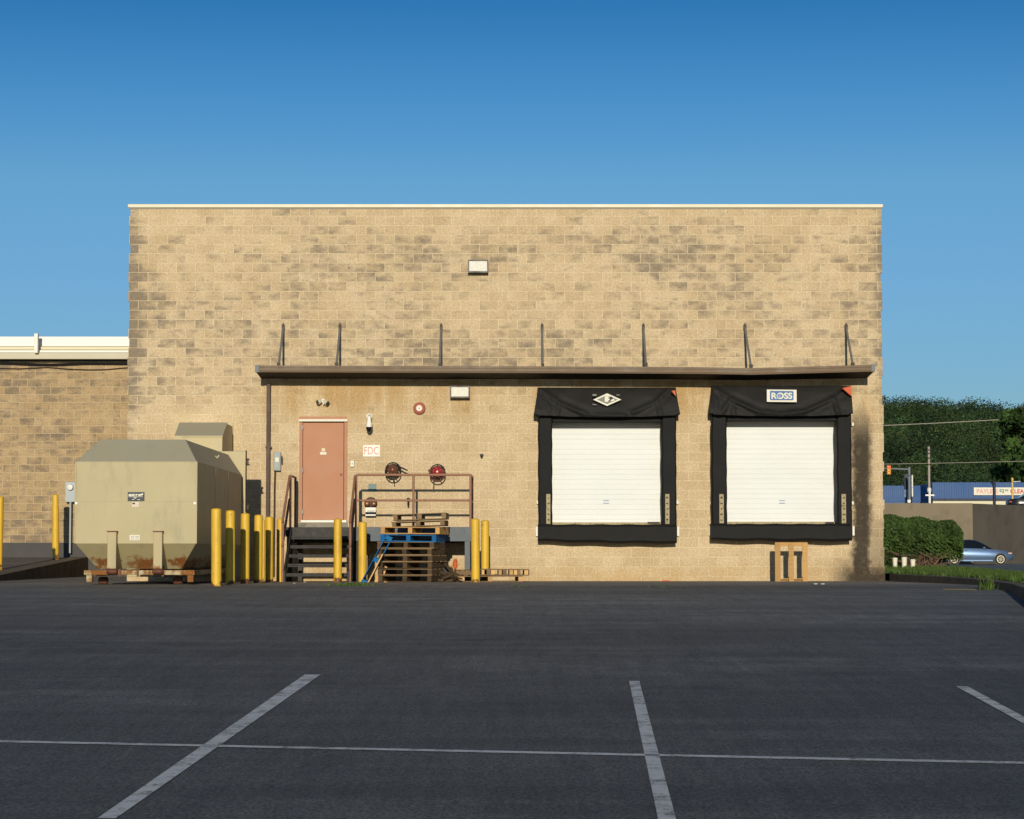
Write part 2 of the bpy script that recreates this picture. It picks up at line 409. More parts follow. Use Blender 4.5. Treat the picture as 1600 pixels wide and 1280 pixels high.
M['wood_dark'] = wood('dark weathered pallet wood with shade tone', (.085, .058, .034), .4)
M['wood_grey'] = wood('grey weathered pallet wood', (.225, .152, .083))
M['wood_new'] = wood('fresh pallet wood', (.50, .30, .115), .2)
M['wood_light'] = wood('pale pallet wood', (.56, .36, .16), .2)
M['wood_blue'] = wood('blue painted pallet wood', (.017, .135, .35), .3)
M['steelbox'] = mat('grey painted steel box', (.30, .34, .33), .5, var=.1)
M['steelbox2'] = mat('pale grey meter box', (.36, .41, .42), .5, var=.1)
M['bronze'] = mat('bronze caps', (.28, .12, .055), .4, .6, var=.3, scale=20)
M['iron'] = mat('dark iron', (.035, .026, .022), .55, .4, var=.4, scale=16)
M['brownred'] = mat('rusty brown red metal', (.12, .045, .028), .6, .2, var=.45, scale=14)
M['red'] = mat('dark red paint', (.30, .02, .025), .4, var=.3, scale=12)
M['bell_red'] = mat('faded red bell paint', (.36, .105, .075), .45, var=.12)
M['teal'] = mat('weathered green plaque', (.17, .23, .21), .6, var=.3, scale=25)
M['glass_dark'] = mat('dark dome glass', (.01, .01, .011), .08, spec=.6)
M['membrane'] = mat('white roof metal', (.80, .78, .72), .5, var=.04, scale=1)
M['beige'] = mat('beige gutter metal', (.50, .46, .34), .5, var=.08, scale=2)
M['cream'] = mat('cream trim', (.62, .56, .38), .5, var=.06, scale=2)
M['band'] = mat('dark foundation coating', (.075, .072, .07), .9, var=.25, scale=3)
def leafmat(name, c, v=.45):
    a = N(name, .6, 0, .2); k = a.noise(1.3, 4); j = a.noise(9, 3)
    cc = a.mix(a.step(k, .3, .7), sh(c, 1 - v), sh(c, 1 + v)); cc = a.mix(j, a.mix(1, cc, (.6, .7, .7), 'MULTIPLY'), a.mix(1, cc, (1.5, 1.35, 1.1), 'MULTIPLY')); a.color(cc); return a.m
M['hedge'] = leafmat('hedge leaves', (.032, .062, .014))
M['grass'] = leafmat('grass blades', (.055, .095, .022), .3)
M['turf'] = mat('soil and turf', (.05, .065, .022), .95, var=.4, scale=4)
M['bark'] = mat('bare twig bark', (.17, .11, .075), .9, var=.3)
M['trunk'] = mat('tree bark', (.08, .06, .045), .95, var=.3)
def farleaf(name, c):
    a = N(name, .7, 0, .1); k = a.noise(.13, 3); j = a.noise(.7, 4)
    cc = a.mix(a.step(k, .38, .62), sh(c, .5), sh(c, 1.55)); cc = a.mix(j, a.mix(1, cc, (.78, .82, .85), 'MULTIPLY'), a.mix(1, cc, (1.22, 1.18, 1.1), 'MULTIPLY')); a.color(cc); return a.m
M['wood_far'] = farleaf('far woodland leaves', (.030, .058, .022))
WT = [farleaf('dark woodland leaves', (.017, .033, .017)), farleaf('light woodland leaves', (.045, .075, .026)), farleaf('olive woodland leaves', (.040, .056, .020))]
M['tree_leaf'] = farleaf('tree leaves', (.040, .078, .020))
M['hill'] = mat('wooded hillside floor', (.016, .028, .010), .95, var=.4, scale=.2)
M['blue_wall'] = mat('blue metal cladding', (.013, .075, .235), .5, var=.12, scale=.4)
M['navy'] = mat('dark navy paint', (.012, .016, .04), .5)
M['pole_wood'] = mat('grey timber pole', (.33, .30, .25), .85, var=.2)
M['signal'] = mat('orange yellow signal housing', (.72, .33, .035), .5, var=.1)
M['yellow_pole'] = mat('yellow post paint', (.6, .42, .11), .5, var=.1)
a = N('red signal lamp', .4); a.color((.6, .03, .02)); a.b.inputs["Emission Color"].default_value = (1, .06, .03, 1); a.b.inputs["Emission Strength"].default_value = 1.0; M['lit_red'] = a.m
a = N('metallic blue car paint', .28, .55, .5); a.color(a.mix(a.noise(900, 2), (.10, .165, .29), (.14, .22, .37)))
a.b.inputs["Coat Weight"].default_value = .6; M['car'] = a.m
M['car_dark'] = mat('black car paint', (.012, .012, .013), .25, spec=.5)
M['car_glass'] = mat('dark car glass', (.008, .010, .012), .06, spec=.6)
M['tyre'] = mat('tyre rubber', (.015, .015, .015), .85)
M['alloy'] = mat('alloy rim', (.62, .58, .45), .35, .5, var=.1)
M['tail'] = mat('red tail lamp', (.35, .02, .015), .25)
M['head'] = mat('head lamp', (.65, .42, .28), .2)
M['pot'] = mat('white plastic bucket', (.72, .68, .55), .5, var=.12)

# ------------------------------------------------------------------ ground, lines, kerbs, hill
def sheet(name, xs, ys, zf, m, kind="structure"):
    b = MB(); n = len(xs)
    for Y in ys: b.v += [(x, Y, zf(x, Y)) for x in xs]
    for j in range(len(ys) - 1):
        for i in range(n - 1): b.f.append((j*n+i, j*n+i+1, (j+1)*n+i+1, (j+1)*n+i))
    return tag(b.build(name, m), kind=kind)
ys = [-600, -200, -60, -20, -10] + [i * .75 for i in range(0, 81)] + [70, 90, 135, 300, 900, 3000]
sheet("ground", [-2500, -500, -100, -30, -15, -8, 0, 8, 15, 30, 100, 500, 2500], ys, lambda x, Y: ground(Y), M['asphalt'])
b = MB()
nx = 90
for j, Yb in enumerate([0, 1, 2, 3, 4, 5]):
    for i in range(nx + 1):
        x = -9.2 + 17.1 * i / nx
        Y = (38.7 + .18 * math.sin(i * .7) + .1 * math.sin(i * 2.3)) if Yb == 0 else 38.7 + Yb * 2.25
        b.v.append((x, Y, ground(Y) + .004))
for j in range(5):
    for i in range(nx): b.f.append((j*(nx+1)+i, j*(nx+1)+i+1, (j+1)*(nx+1)+i+1, (j+1)*(nx+1)+i))
tag(b.build("apron", M['apron']), kind="structure")

def painted(name, quadpx, m, steps=24):
    """strip on the lot: (far left, far right, near right, near left) photo pixels"""
    fl, fr, nr, nl = [G(*q) for q in quadpx]; b = MB()
    for i in range(steps + 1):
        t = i / steps
        for p, q in ((fl, nl), (fr, nr)):
            v = p.lerp(q, t); b.v.append((v.x, v.y, ground(v.y) + .005))
    for i in range(steps): b.f.append((2*i, 2*i+1, 2*i+3, 2*i+2))
    return tag(b.build(name, m), kind="structure")
painted("parking_line", [(476, 1055), (501, 1055), (181, 1280), (152, 1280)], M['line'])
def ext(a, c, y): t = (y - a[1]) / (c[1] - a[1]); return (a[0] + (c[0]-a[0])*t, y)
painted("parking_line", [(983, 1065), (999, 1065), ext((999, 1065), (1056, 1280), 1330), ext((983, 1065), (1028, 1280), 1330)], M['line'])
painted("parking_line", [(1494, 1073.5), (1512, 1073.5), ext((1512, 1073.5), (1600, 1121), 1250), ext((1494, 1073.5), (1600, 1132), 1250)], M['line'])
painted("parking_line", [(-60, 1156.6), (-60, 1159.6), (1700, 1197.0), (1700, 1193.6)], M['line'], 40)
painted("kerb_line", [(1474, 920.5), (1526, 921.5), (1526, 923), (1474, 922)], M['line_yellow'], 4)

# raised grass island and kerb on the right
KX = [(8.02, 50.0), (8.05, 44), (8.0, 40), (7.75, 36.5), (7.05, 32), (5.9, 28), (4.7, 25.6)]
KX = KX[:5] + [(6.79, 30.2), (5.9, 24)]
def kerb_strip(line, wdt, ztop, m, zbot, side=1):
    b = MB(); top = []
    for i, (x, Y) in enumerate(line):
        zt = ztop(Y); zb = zbot(Y)
        b.v += [(x, Y, zb), (x + side*.015, Y, zt), (x + side*wdt, Y, zt + .004), (x + side*wdt, Y, zb)]
    for i in range(len(line) - 1):
        for k in range(3): b.f.append((4*i+k, 4*i+k+1, 4*i+4+k+1, 4*i+4+k))
    b.f += [(0, 1, 2, 3), tuple(4*(len(line)-1) + k for k in (3, 2, 1, 0))]
    return b
def fine_line(line, n=8):
    r = []
    for i in range(len(line) - 1):
        for k in range(n): t = k / n; r.append((line[i][0]*(1-t)+line[i+1][0]*t, line[i][1]*(1-t)+line[i+1][1]*t))
    return r + [line[-1]]
kz = lambda Y: max(.155, 0) if Y > 42 else .155 - (42 - Y) * .006
tag(kerb_strip(fine_line(KX), .22, kz, M['kerb'], lambda Y: ground(Y) - .05).build("kerb", M['kerb']), kind="structure")
FAR = [(14.7, 80), (12.5, 63), (10.3, 47), (9.3, 40), (8.5, 34), (7.7, 30.2), (6.7, 24)]
b = MB()
near = [(8.02, 80), (8.1, 65)] + [(x + .2, Y) for x, Y in KX]
def at_line(L, Y):
    for i in range(len(L) - 1):
        (x0, y0), (x1, y1) = L[i], L[i+1]
        if y1 <= Y <= y0: return x0 + (x1 - x0) * (y0 - Y) / (y0 - y1)
    return L[-1][0]
gy = [80 - i * .93 for i in range(61)]; gy[-1] = 24.1
for Y in gy:
    xa, xb = at_line(near, Y), at_line(FAR, Y)
    for k in range(9):
        t = k / 8; b.v.append((xa + (xb - xa)*t, Y, kz(Y) + .02 * math.sin(t*3.14) - .004 - (.16 if k == 8 else 0)))
for j in range(len(gy) - 1):
    for i in range(8): b.f.append((j*9+i, j*9+i+1, (j+1)*9+i+1, (j+1)*9+i))
tag(b.build("lawn", M['turf']), kind="structure")
def blades(spots, h, wd=.012):
    b = MB()
    for x, y, z in spots:
        q = random.uniform(0, math.pi); hh = h * random.uniform(.5, 1.3); lx, ly = random.gauss(0, .35)*hh, random.gauss(0, .35)*hh
        cx, cy = math.cos(q)*wd*random.uniform(.6, 1.4), math.sin(q)*wd
        b.add([(x-cx, y-cy, z), (x+cx, y+cy, z), (x+lx*.4+cx*.6, y+ly*.4+cy*.6, z+hh*.6), (x+lx, y+ly, z+hh), (x+lx*.4-cx*.6, y+ly*.4-cy*.6, z+hh*.6)], [(0, 1, 2, 3, 4)])
    return b
sp = []
for _ in range(15000):
    Y = random.choice((random.uniform(24.5, 55), random.uniform(40, 80))); xa, xb = at_line(near, Y), at_line(FAR, Y); t = random.random() * .98
    sp.append((xa + .02 + (xb - xa)*t, Y, kz(Y) - .01))
tag(blades(sp, .10, .014).build("grass", M['grass'], smooth=False), "short sunlit green grass behind the kerb", "grass", kind="stuff")
def tuft(px, py, n, rad, h, label):
    c = G(px, py)
    q = [(c.x + random.gauss(0, rad), c.y + random.gauss(0, rad*.8), ground(c.y)) for _ in range(n)]
    t = blades(q, h, .012).build("grass_tuft", M['grass'], smooth=False); t.location = (0, 0, 0)
    tag(t, label, "weed", "weeds growing in the pavement cracks")
tuft(551, 915, 220, .17, .05, "low green weed patch in front of the blue leaning pallet")
tuft(1544, 922, 60, .05, .20, "tall green grass clump at the kerb beside the yellow line")
tuft(812, 917.5, 26, .09, .03, "small green weed in front of the flat pallets")
tuft(1046, 918, 24, .16, .025, "thin green weeds on the asphalt below the first dock door")
# raised driveway on the left, with a kerb and a dark bank face
dz = lambda Y: .11 + .0358 * (Y - 50.3)
def dsurf(x, Y): return max(dz(Y), ground(Y) - .02)
line = [(-11.0, 47.3 + i * .6) for i in range(24)]
tag(kerb_strip(line, .42, lambda Y: dsurf(-11, Y) + .01, M['kerb'], lambda Y: ground(Y) - .15, -1).build("kerb", M['kerb']), kind="structure")
sheet("driveway", [-60, -30, -20, -14, -12, -11.43], [46.8 + i * .6 for i in range(24)] + [61.05], lambda x, Y: dz(Y) - .005, M['drive'])
# far slope with the upper road, then the wooded hill
b = MB()
def hillz(x, Y):
    base = 3.45
    if Y < 290: return base
    t = (Y - 290) / 500
    k = min(1, max(0, (x + 60) / 140)) * min(1, max(0, (520 - x) / 200))
    top = (38.5 + 2.5*math.sin(x*.02 + .6) + 1.2*math.sin(x*.06)) * k
    return base + top * (3*t*t - 2*t*t*t if t < 1 else 1) * (1 if Y < 900 else .9)
upx = [20 + i*10 for i in range(60)]
ups = [172, 200, 230, 289] + [290 + i*25 for i in range(26)] + [1100]
rz_ = lambda x, Y: hillz(x, Y)
n = len(upx)
for Y in ups: b.v += [(x if x > 20 else 20, Y, rz_(x, Y)) for x in upx]
for j in range(len(ups)-1):
    for i in range(n-1): b.f.append((j*n+i, j*n+i+1, (j+1)*n+i+1, (j+1)*n+i))
tag(b.build("hill", M['hill']), kind="structure")

# ------------------------------------------------------------------ leaves
def leaf_cloud(b, c, rx, ry, rz, n, size, shell=.45, jit=.6):
    for _ in range(n):
        while True:
            d = Vector((random.gauss(0, 1), random.gauss(0, 1), random.gauss(0, 1)))
            if d.length > .1: break
        d.normalize(); r = shell + (1 - shell) * random.random()
        p = Vector(c) + Vector((d.x*rx, d.y*ry, d.z*rz)) * r
        u = Vector((random.gauss(0, 1), random.gauss(0, 1), random.gauss(0, .7))).normalized()
        nn = (d + Vector((random.gauss(0, jit), random.gauss(0, jit), random.gauss(0, jit)))).normalized()
        v = nn.cross(u)
        if v.length < .05: continue
        v.normalize(); u = v.cross(nn); s = size * random.uniform(.6, 1.4)
        b.add([p - u*s, p + v*s*.6, p + u*s, p - v*s*.6], [(0, 1, 2, 3)])
b = MB(); random.seed(3); tones = []
spots = []
for _ in range(900):
    px = random.uniform(1290, 1720); Y = random.uniform(330, 830) if random.random() < .8 else random.uniform(770, 815)
    spots.append((X(px, 700, Y), Y))
for _ in range(260): spots.append((random.uniform(60, 470), random.uniform(330, 800)))
for x, Y in spots:
    h = random.uniform(2.6, 5.4) * (.65 + Y / 1700)
    z = hillz(x, Y)
    n0 = len(b.f); leaf_cloud(b, (x, Y, z + h*.6), h*1.0, h*1.0, h*.95, 330, .24 * (.6 + Y/1100), .78, .36)
    tones += [random.choice((0, 0, 1, 2, 3))] * (len(b.f) - n0)
wo = b.build("woodland", M['wood_far'], smooth=False)
for m_ in WT: wo.data.materials.append(m_)
wo.data.polygons.foreach_set("material_index", tones)
tag(wo, "dense dark green woodland covering the far hillside", "woodland", kind="stuff")
random.seed(11)
def tree(x, Y, zb, zc, r, n, label):
    t = thing("broadleaf_tree", (x, Y, zb), label, "tree", "large trees behind the blue building")
    b = MB(); b.tube([(x, Y, zb), (x+.1, Y, zb + (zc-zb)*.5), (x-.1, Y, zc)], [r*.09, r*.07, r*.04], 10)
    for k in range(6):
        q = k * 1.05; b.tube([(x, Y, zc - r*.5), (x + math.cos(q)*r*.25, Y + math.sin(q)*r*.25, zc - r*.1), (x + math.cos(q)*r*.4, Y + math.sin(q)*r*.4, zc + r*.15)], [r*.03, r*.02, r*.006], 6)
    b.build("trunk", M['trunk'], t)
    b = MB()
    for k in range(34):
        d = Vector((random.gauss(0, 1), random.gauss(0, 1), random.gauss(0, 1))).normalized() * random.uniform(.35, .85)
        rr = r * random.uniform(.2, .38)
        leaf_cloud(b, (x + d.x*r, Y + d.y*r, zc + d.z*r*1.0), rr, rr, rr*.75, n // 34, .26, .5)
    b.build("crown", M['tree_leaf'], t, smooth=False)
tree(X(1622, 690, 235), 235, 3.4, Z(692, 235), 4.9, 9000, "large dark broadleaf tree above the white banner at the right edge")
tree(X(1590, 720, 260), 260, 3.4, Z(735, 260), 3.4, 5000, "lower dark tree between the wooded hill and the blue building")

# ------------------------------------------------------------------ main building
WL = (X(203, 320, 50) + X(197.5, 900, 50)) / 2; WR = (X(1377, 320, 50) + X(1381, 900, 50)) / 2
ZT = Z(325.5, 50); ZCOP = Z(319.5, 50)
bld = thing("warehouse_building", (0, 50, 0), "tan split face block warehouse with a flat white coped roof and two dock doors", "building")
HOLES = []
def hole(px0, py0, px1, py1): m = (py0+py1)/2; HOLES.append((X(px0, m, 50), Z(py1, 50), X(px1, m, 50), Z(py0, 50)))
hole(468.5, 652, 541.5, 816)
hole(860, 655, 1036, 820); hole(1133, 655, 1309, 820)
zs = [Z0 + k * .2032 for k in range(-60, 40)]
zs = sorted(set([-.3] + [q for q in zs if -.28 < q < ZT - .02] + [ZT] + [h[1] for h in HOLES] + [h[3] for h in HOLES]))
b = MB(); random.seed(5); DEEP = .26; jit = {}
for z0, z1 in zip(zs, zs[1:]):
    row = math.floor((z0 + z1) / 2 / .2032 - Z0 / .2032)
    if row not in jit: jit[row] = (random.uniform(-.022, .022), random.uniform(-.02, .02))
    xs = [WL + jit[row][0], WR + jit[row][1]]; segs = [(xs[0], xs[1])]
    for h in HOLES:
        if h[1] - 1e-4 <= z0 and z1 <= h[3] + 1e-4:
            ns = []
            for s0, s1 in segs:
                if h[0] > s0 and h[2] < s1: ns += [(s0, h[0]), (h[2], s1)]
                else: ns.append((s0, s1))
            segs = ns
    for s0, s1 in segs:
        b.quad((s0, 50, z0), (s1, 50, z0), (s1, 50, z1), (s0, 50, z1))
    for k, s in ((0, xs[0]), (1, xs[1])):
        b.quad((s, 50, z0), (s, 50.4, z0), (s, 50.4, z1), (s, 50, z1))
        b.quad((s, 50.4, z0), (WL if k == 0 else WR, 50.6, z0), (WL if k == 0 else WR, 50.6, z1), (s, 50.4, z1))
for h in HOLES:
    x0, z0, x1, z1 = h
    b.quad((x0, 50, z0), (x0, 50+DEEP, z0), (x0, 50+DEEP, z1), (x0, 50, z1)); b.quad((x1, 50, z0), (x1, 50+DEEP, z0), (x1, 50+DEEP, z1), (x1, 50, z1))
    b.quad((x0, 50, z1), (x1, 50, z1), (x1, 50+DEEP, z1), (x0, 50+DEEP, z1)); b.quad((x0, 50, z0), (x1, 50, z0), (x1, 50+DEEP, z0), (x0, 50+DEEP, z0))
front = b.build("front_wall", M['block'], None, smooth=False); front.parent = bld; front.matrix_parent_inverse = Matrix.Translation((0, -50, 0))
b = MB(); YB = 86
b.quad((WL, 50.6, -.3), (WL, YB, -.3), (WL, YB, ZT), (WL, 50.6, ZT)); b.quad((WR, 50.6, -.3), (WR, YB, -.3), (WR, YB, ZT), (WR, 50.6, ZT))
b.quad((WL, YB, -.3), (WR, YB, -.3), (WR, YB, ZT), (WL, YB, ZT))
o = b.build("side_wall", M['block'], None, smooth=False); o.parent = bld; o.matrix_parent_inverse = Matrix.Translation((0, -50, 0))
MB().box(WL + .3, 50.3, ZT - .45, WR - .3, YB - .3, ZT - .25).build("roof", M['membrane'], bld)
b = MB(); e_ = .04
b.box(WL - e_, 49.95, ZT + .012, WR + e_, 50.36, ZCOP); b.box(WL - e_, 50.365, ZT + .012, WL + .32, YB + .04, ZCOP); b.box(WR - .32, 50.365, ZT + .012, WR + e_, YB + .04, ZCOP)
b.box(WL + .325, YB - .36, ZT + .012, WR - .325, YB + .04, ZCOP - .002)
b.build("coping", M['coping'], bld, bevel=.008)
MB().box(WL - .02, 49.97, ZT - .012, WR + .02, 50.02, ZT + .01).build("coping_drip_edge", M['coping_grey'], bld)
# salmon door
b = MB()
b.pbox(467.5, 656, 472.5, 816, 49.97, 50.2); b.pbox(537.5, 656, 542.5, 816, 49.97, 50.2); b.pbox(467.5, 651, 542.5, 655.8, 49.968, 50.2)
fr = b.build("door_frame", M['frame'], bld, bevel=.004)
d = MB().pbox(473.2, 660, 536.8, 812.5, 50.02, 50.07).build("entrance_door", M['door'], bld, bevel=.003)
MB().pbox(467, 655, 543, 658.6, 49.90, 49.966).build("drip_cap", M['sign_white'], d)
MB().pbox(470, 812.8, 541, 816.5, 49.90, 50.15).build("threshold", M['white'], d)
for py in (668, 735, 800): MB().pbox(472, py - 3.5, 474.2, py + 3.5, 49.955, 50.03).build("hinge", M['rod'], d)
MB().pbox(500, 706.5, 510, 710.5, 50.012, 50.02).build("door_sticker", M['sign_white'], d)
MB().pbox(502.5, 700.5, 508, 705.5, 50.012, 50.02).build("door_sticker", M['cream'], d)
b = MB(); c = P(533, 741, 50.0); b.lathe([(.02, 0), (.026, .03), (.026, .05), (.0, .055)], (c.x, 50.02, c.z), 'y', 12); b.build("door_knob", M['rail'], d)
MB().pbox(466, 817, 543, 828.5, 49.94, 50.0).build("door_sill_block", M['concrete'], bld, bevel=.005)
# white sectional dock doors
for (x0, x1, y0, y1, q) in ((862, 1034, 655, 819.5, 0), (1135, 1307.5, 655, 818.5, 1)):
    b = MB(); nb = 21; za, zb = Z(y1, 50.2), Z(y0, 50.2)
    for k in range(nb):
        h0 = za + (zb - za) * k / nb; h1 = za + (zb - za) * (k + 1) / nb; g = .004 if (k + 1) % 4 else .010
        b.box(X(x0, 740, 50.2), 50.2, h0, X(x1, 740, 50.2), 50.24, h1 - g)
        b.box(X(x0, 740, 50.2), 50.212, h1 - g, X(x1, 740, 50.2), 50.235, h1)
    dd = b.build("dock_door", M['dockdoor'], bld, smooth=False)
    cx = (947 if q == 0 else 1222); b = MB()
    for yy in (782.3, 786.3): b.pbox(cx - 4.5, yy - .5, cx + 4.5, yy + .6, 50.19, 50.2)
    b.build("door_label", M['blue_pale'], dd)
    MB().pbox(x0, y1 - 3.2, x1, y1 + .8, 50.10, 50.197).build("bottom_seal", M['guide'], dd)
    b = MB(); b.pbox((1012 if q == 0 else 1290), 815.5, (1031 if q == 0 else 1303), 818.2, 50.06, 50.099); b.build("door_handle", M['iron'], dd)

# ------------------------------------------------------------------ dock seals
def shelter(x0, x1, y_top, y_pad, y_bump, y_bot, dl, dr, ct, cb, label, q):
    YF = 49.62
    t = thing("dock_seal", P((x0 + x1) / 2, y_bot, YF), label, "dock seal", "black padded dock seals")
    def pad(a, c, nm="side_pad"):
        b = MB(); n = 14; secs = []
        for i in range(n + 1):
            z = Z(y_bump + 1, YF) + (Z(y_pad - 25, YF) - Z(y_bump + 1, YF)) * i / n
            j = .007 * math.sin(i*1.7 + q) ; xa, xb = X(a, 740, YF) + j, X(c, 740, YF) + .005*math.sin(i*2.3)
            yf = YF + .012 * math.sin(i * 1.1 + a)
            secs.append([(xa, 49.998, z), (xa, yf + .03, z), (xa + .03, yf, z), (xb - .03, yf, z), (xb, yf + .03, z), (xb, 49.998, z)])
        b.loft(secs); o = b.build(nm, M['vinyl'], t); return o
    L = pad(x0, dl); Rr = pad(dr, x1)
    for o, px in ((L, (853.5, 860) if q == 0 else (1124, 1131)), (Rr, (1039.5, 1046) if q == 0 else (1315, 1322))):
        MB().pbox(px[0], 772, px[1], y_bump - 1.2, YF - .03, YF - .004).build("guide_strip", M['guide'], o, bevel=.004)
        m = (px[0] + px[1]) / 2
        for k in range(5): MB().pbox(m - random.uniform(.9, 2), 777 + k*8.6 + random.uniform(-1, 1), m + random.uniform(.9, 2), 779.2 + k*8.6, YF - .034, YF - .029).build("bolt_head", M['iron'], o)
    MB().pbox(dl, y_pad - 12, dr, y_pad + 10.5, YF + .05, 49.998).build("head_pad", M['vinyl'], t, bevel=.02)
    # lower bumper, slightly sagging
    b = MB(); n = 24; secs = []; YB_ = 49.52
    for i in range(n + 1):
        s = i / n; x = X(x0 - .5, 835, YB_) * (1 - s) + X(x1 + .8, 835, YB_) * s
        zt = Z(y_bump - .5, YB_) + .006*math.sin(i*1.3); zb = Z(y_bot - (3.5 if q == 0 else 1.5) * (1 - s)**2, YB_) + .008 * math.sin(i*.8 + q)
        yf = YB_ + .012*math.sin(i*.9)
        secs.append([(x, 49.998, zb), (x, yf + .05, zb), (x, yf, zb + .05), (x, yf, zt - .05), (x, yf + .05, zt), (x, 49.998, zt)])
    b.loft(secs); b.build("bumper", M['rubber'], t)
    for px in (x0 - 2.3, x1 + 2.5): MB().pbox(px - 1.4, y_bump + 3, px + 1.8, y_bump + 18, 49.9, 49.99).build("bumper_bracket", M['white'], t, bevel=.004)
    for px in (x0 - 1, x1 + 1.5):
        for py in ((785,) if q == 0 else (786, 663)): MB().pbox(px - 1.2, py - 2.5, px + 1.4, py + 2.5, 49.9, 49.99).build("seal_clip", M['white'], t)
    # head curtain: a hood hung over the pads with folds
    b = MB(); nu, nv = 96, 34; YT, YO = 49.72, 49.40
    w_ = x1 - x0
    if q == 0: creases = [((.0, .0), (.17, .55), .028), ((.17, .55), (.15, 1.), .02), ((.17, .55), (.36, .92), .03), ((.36, .92), (.62, .95), .02), ((.95, .05), (.85, .5), .03), ((.85, .5), (.87, 1), .018), ((.85, .5), (.68, .85), .025), ((.05, .3), (.12, .95), .015)]
    else: creases = [((.0, .05), (.14, .45), .03), ((.14, .45), (.34, .86), .04), ((.34, .86), (.50, .93), .035), ((.50, .93), (.66, .85), .035), ((.66, .85), (.87, .43), .035), ((.87, .43), (.90, 1), .03), ((.14, .45), (.07, 1), .03), ((.14, .45), (.17, 1), .02), ((.87, .43), (.99, .05), .025), ((.02, .2), (.05, .9), .02)]
    def seg(p, a, c):
        ax, ay = a; dx, dy = c[0]-a[0], c[1]-a[1]; k = 2.0
        px_, py_ = (p[0]-ax)*4.6, (p[1]-ay); dx *= 4.6
        t_ = max(0, min(1, (px_*dx + py_*dy) / (dx*dx + dy*dy))); return math.hypot(px_ - dx*t_, py_ - dy*t_)
    def bulge(u, v):
        y = 0; g_ = 0
        for a, c, h in creases:
            dd = seg((u, v), a, c); y = max(y, h * 1.9 * math.exp(-(dd/.06)**2)); g_ = max(g_, h * 1.0 * math.exp(-((dd-.15)/.09)**2))
        return g_ - y + .012*math.sin(u*23 + v*4) + .01*math.sin(u*9 - v*7)
    grid = []
    for j in range(nv + 1):
        v = j / nv; row = []
        for i in range(nu + 1):
            u = i / nu
            Yd = YT + (YO - YT) * min(1, v*1.25)**.7 + bulge(u, v)
            flare = v**1.2
            px = (ct[0]*(1-flare) + cb[0]*flare) * (1-u) + (ct[1]*(1-flare) + cb[1]*flare) * u
            sag = (2.5*math.sin(u*3.14) if q == 1 else 3.0*math.sin(u*3.14) - 1)
            py = y_top + (y_pad - y_top + sag * 1 - (2 if (u < .03 or u > .97) else 0)) * v
            p = P(px, py, Yd); p.y = Yd; row.append(p)
        grid.append(row)
    for row in grid:
        b.v.append((row[0].x, 49.998, row[0].z)); b.v += [tuple(p) for p in row]; b.v.append((row[-1].x, 49.998, row[-1].z))
    n = nu + 3
    for j in range(nv):
        for i in range(n - 1): b.f.append((j*n+i, j*n+i+1, (j+1)*n+i+1, (j+1)*n+i))
    b.v += [(grid[0][0].x, 49.998, grid[0][0].z), (grid[0][-1].x, 49.998, grid[0][-1].z)]
    b.f.append(tuple(range(0, n))[::-1])
    hc = b.build("head_curtain", M['vinyl2'], t, angle=80)
    sol = hc.modifiers.new("thick", 'SOLIDIFY'); sol.thickness = .006; sol.offset = -1
    YS = YO - .06
    cx = (x0 + x1) / 2
    # orange flash in the top right corner
    if q == 0: pts = [(1049, 611.5), (1055, 610), (1055.5, 619.5)]
    else: pts = [(1315.5, 607), (1329.5, 603.5), (1330.5, 620)]
    b = MB(); b.prism([(P(x, y, 49.42).x, P(x, y, 49.42).z) for x, y in pts], 49.36, 49.50); b.build("orange_flash", M['orange'], hc)
    return t, hc
t1, h1 = shelter(841, 1057, 605.5, 650, 820, 849, 863, 1034, (840, 1056), (834, 1063), "black padded dock seal with a white diamond emblem on its curtain", 0)
t2, h2 = shelter(1112, 1331, 603, 648, 819, 845.5, 1136, 1308, (1113, 1330), (1109, 1333), "black padded dock seal with a blue and white sign on its curtain", 1)
def ppoly(b, pts, Yf, Yb): return b.prism([(P(x, y, Yf).x, P(x, y, Yf).z) for x, y in pts], Yf, Yb)
E = lambda pts: [(910 + x / 20, 600 + y / 20) for x, y in pts]
YS = 49.32
em = ppoly(MB(), E([(335, 490), (770, 295), (1215, 490), (770, 690)]), YS, YS + .03).build("diamond_emblem", M['sign_white'], h1)
ppoly(MB(), E([(450, 490), (770, 345), (1105, 490), (770, 630)]), YS - .004, YS).build("emblem_field", M['sign_grey'], em)
b = MB(); ppoly(b, E([(700, 390), (840, 390), (860, 420), (800, 440), (850, 470), (860, 510), (810, 520), (800, 560), (700, 560)]), YS - .009, YS - .0042)
ppoly(b, E([(720, 315), (770, 295), (840, 320), (840, 375), (720, 385)]), YS - .009, YS - .0042)
ppoly(b, E([(980, 450), (1000, 520), (900, 545), (880, 520)]), YS - .009, YS - .0042); b.build("emblem_figure", M['sign_white'], em)
b = MB(); ppoly(b, E([(810, 430), (900, 395), (985, 450), (880, 500), (850, 545), (815, 545), (860, 480)]), YS - .0125, YS - .0092)
b.build("emblem_mark", M['ink_black'], em)
for q_ in ([(318, 320), (440, 320), (440, 372), (318, 372)], [(318, 625), (440, 640), (440, 665), (318, 655)], [(1060, 335), (1120, 330), (1180, 345), (1180, 358), (1060, 355)]):
    ppoly(MB(), E(q_), YS, YS + .02).build("stencil_mark", M['sign_grey'], em)
S = lambda x, y: (1190 + x / 25, 600 + y / 25)
sg = ppoly(MB(), [S(205, 220), S(1365, 230), S(1370, 712), S(205, 700)], YS, YS + .03).build("dock_sign", M['sign_white'], h2)
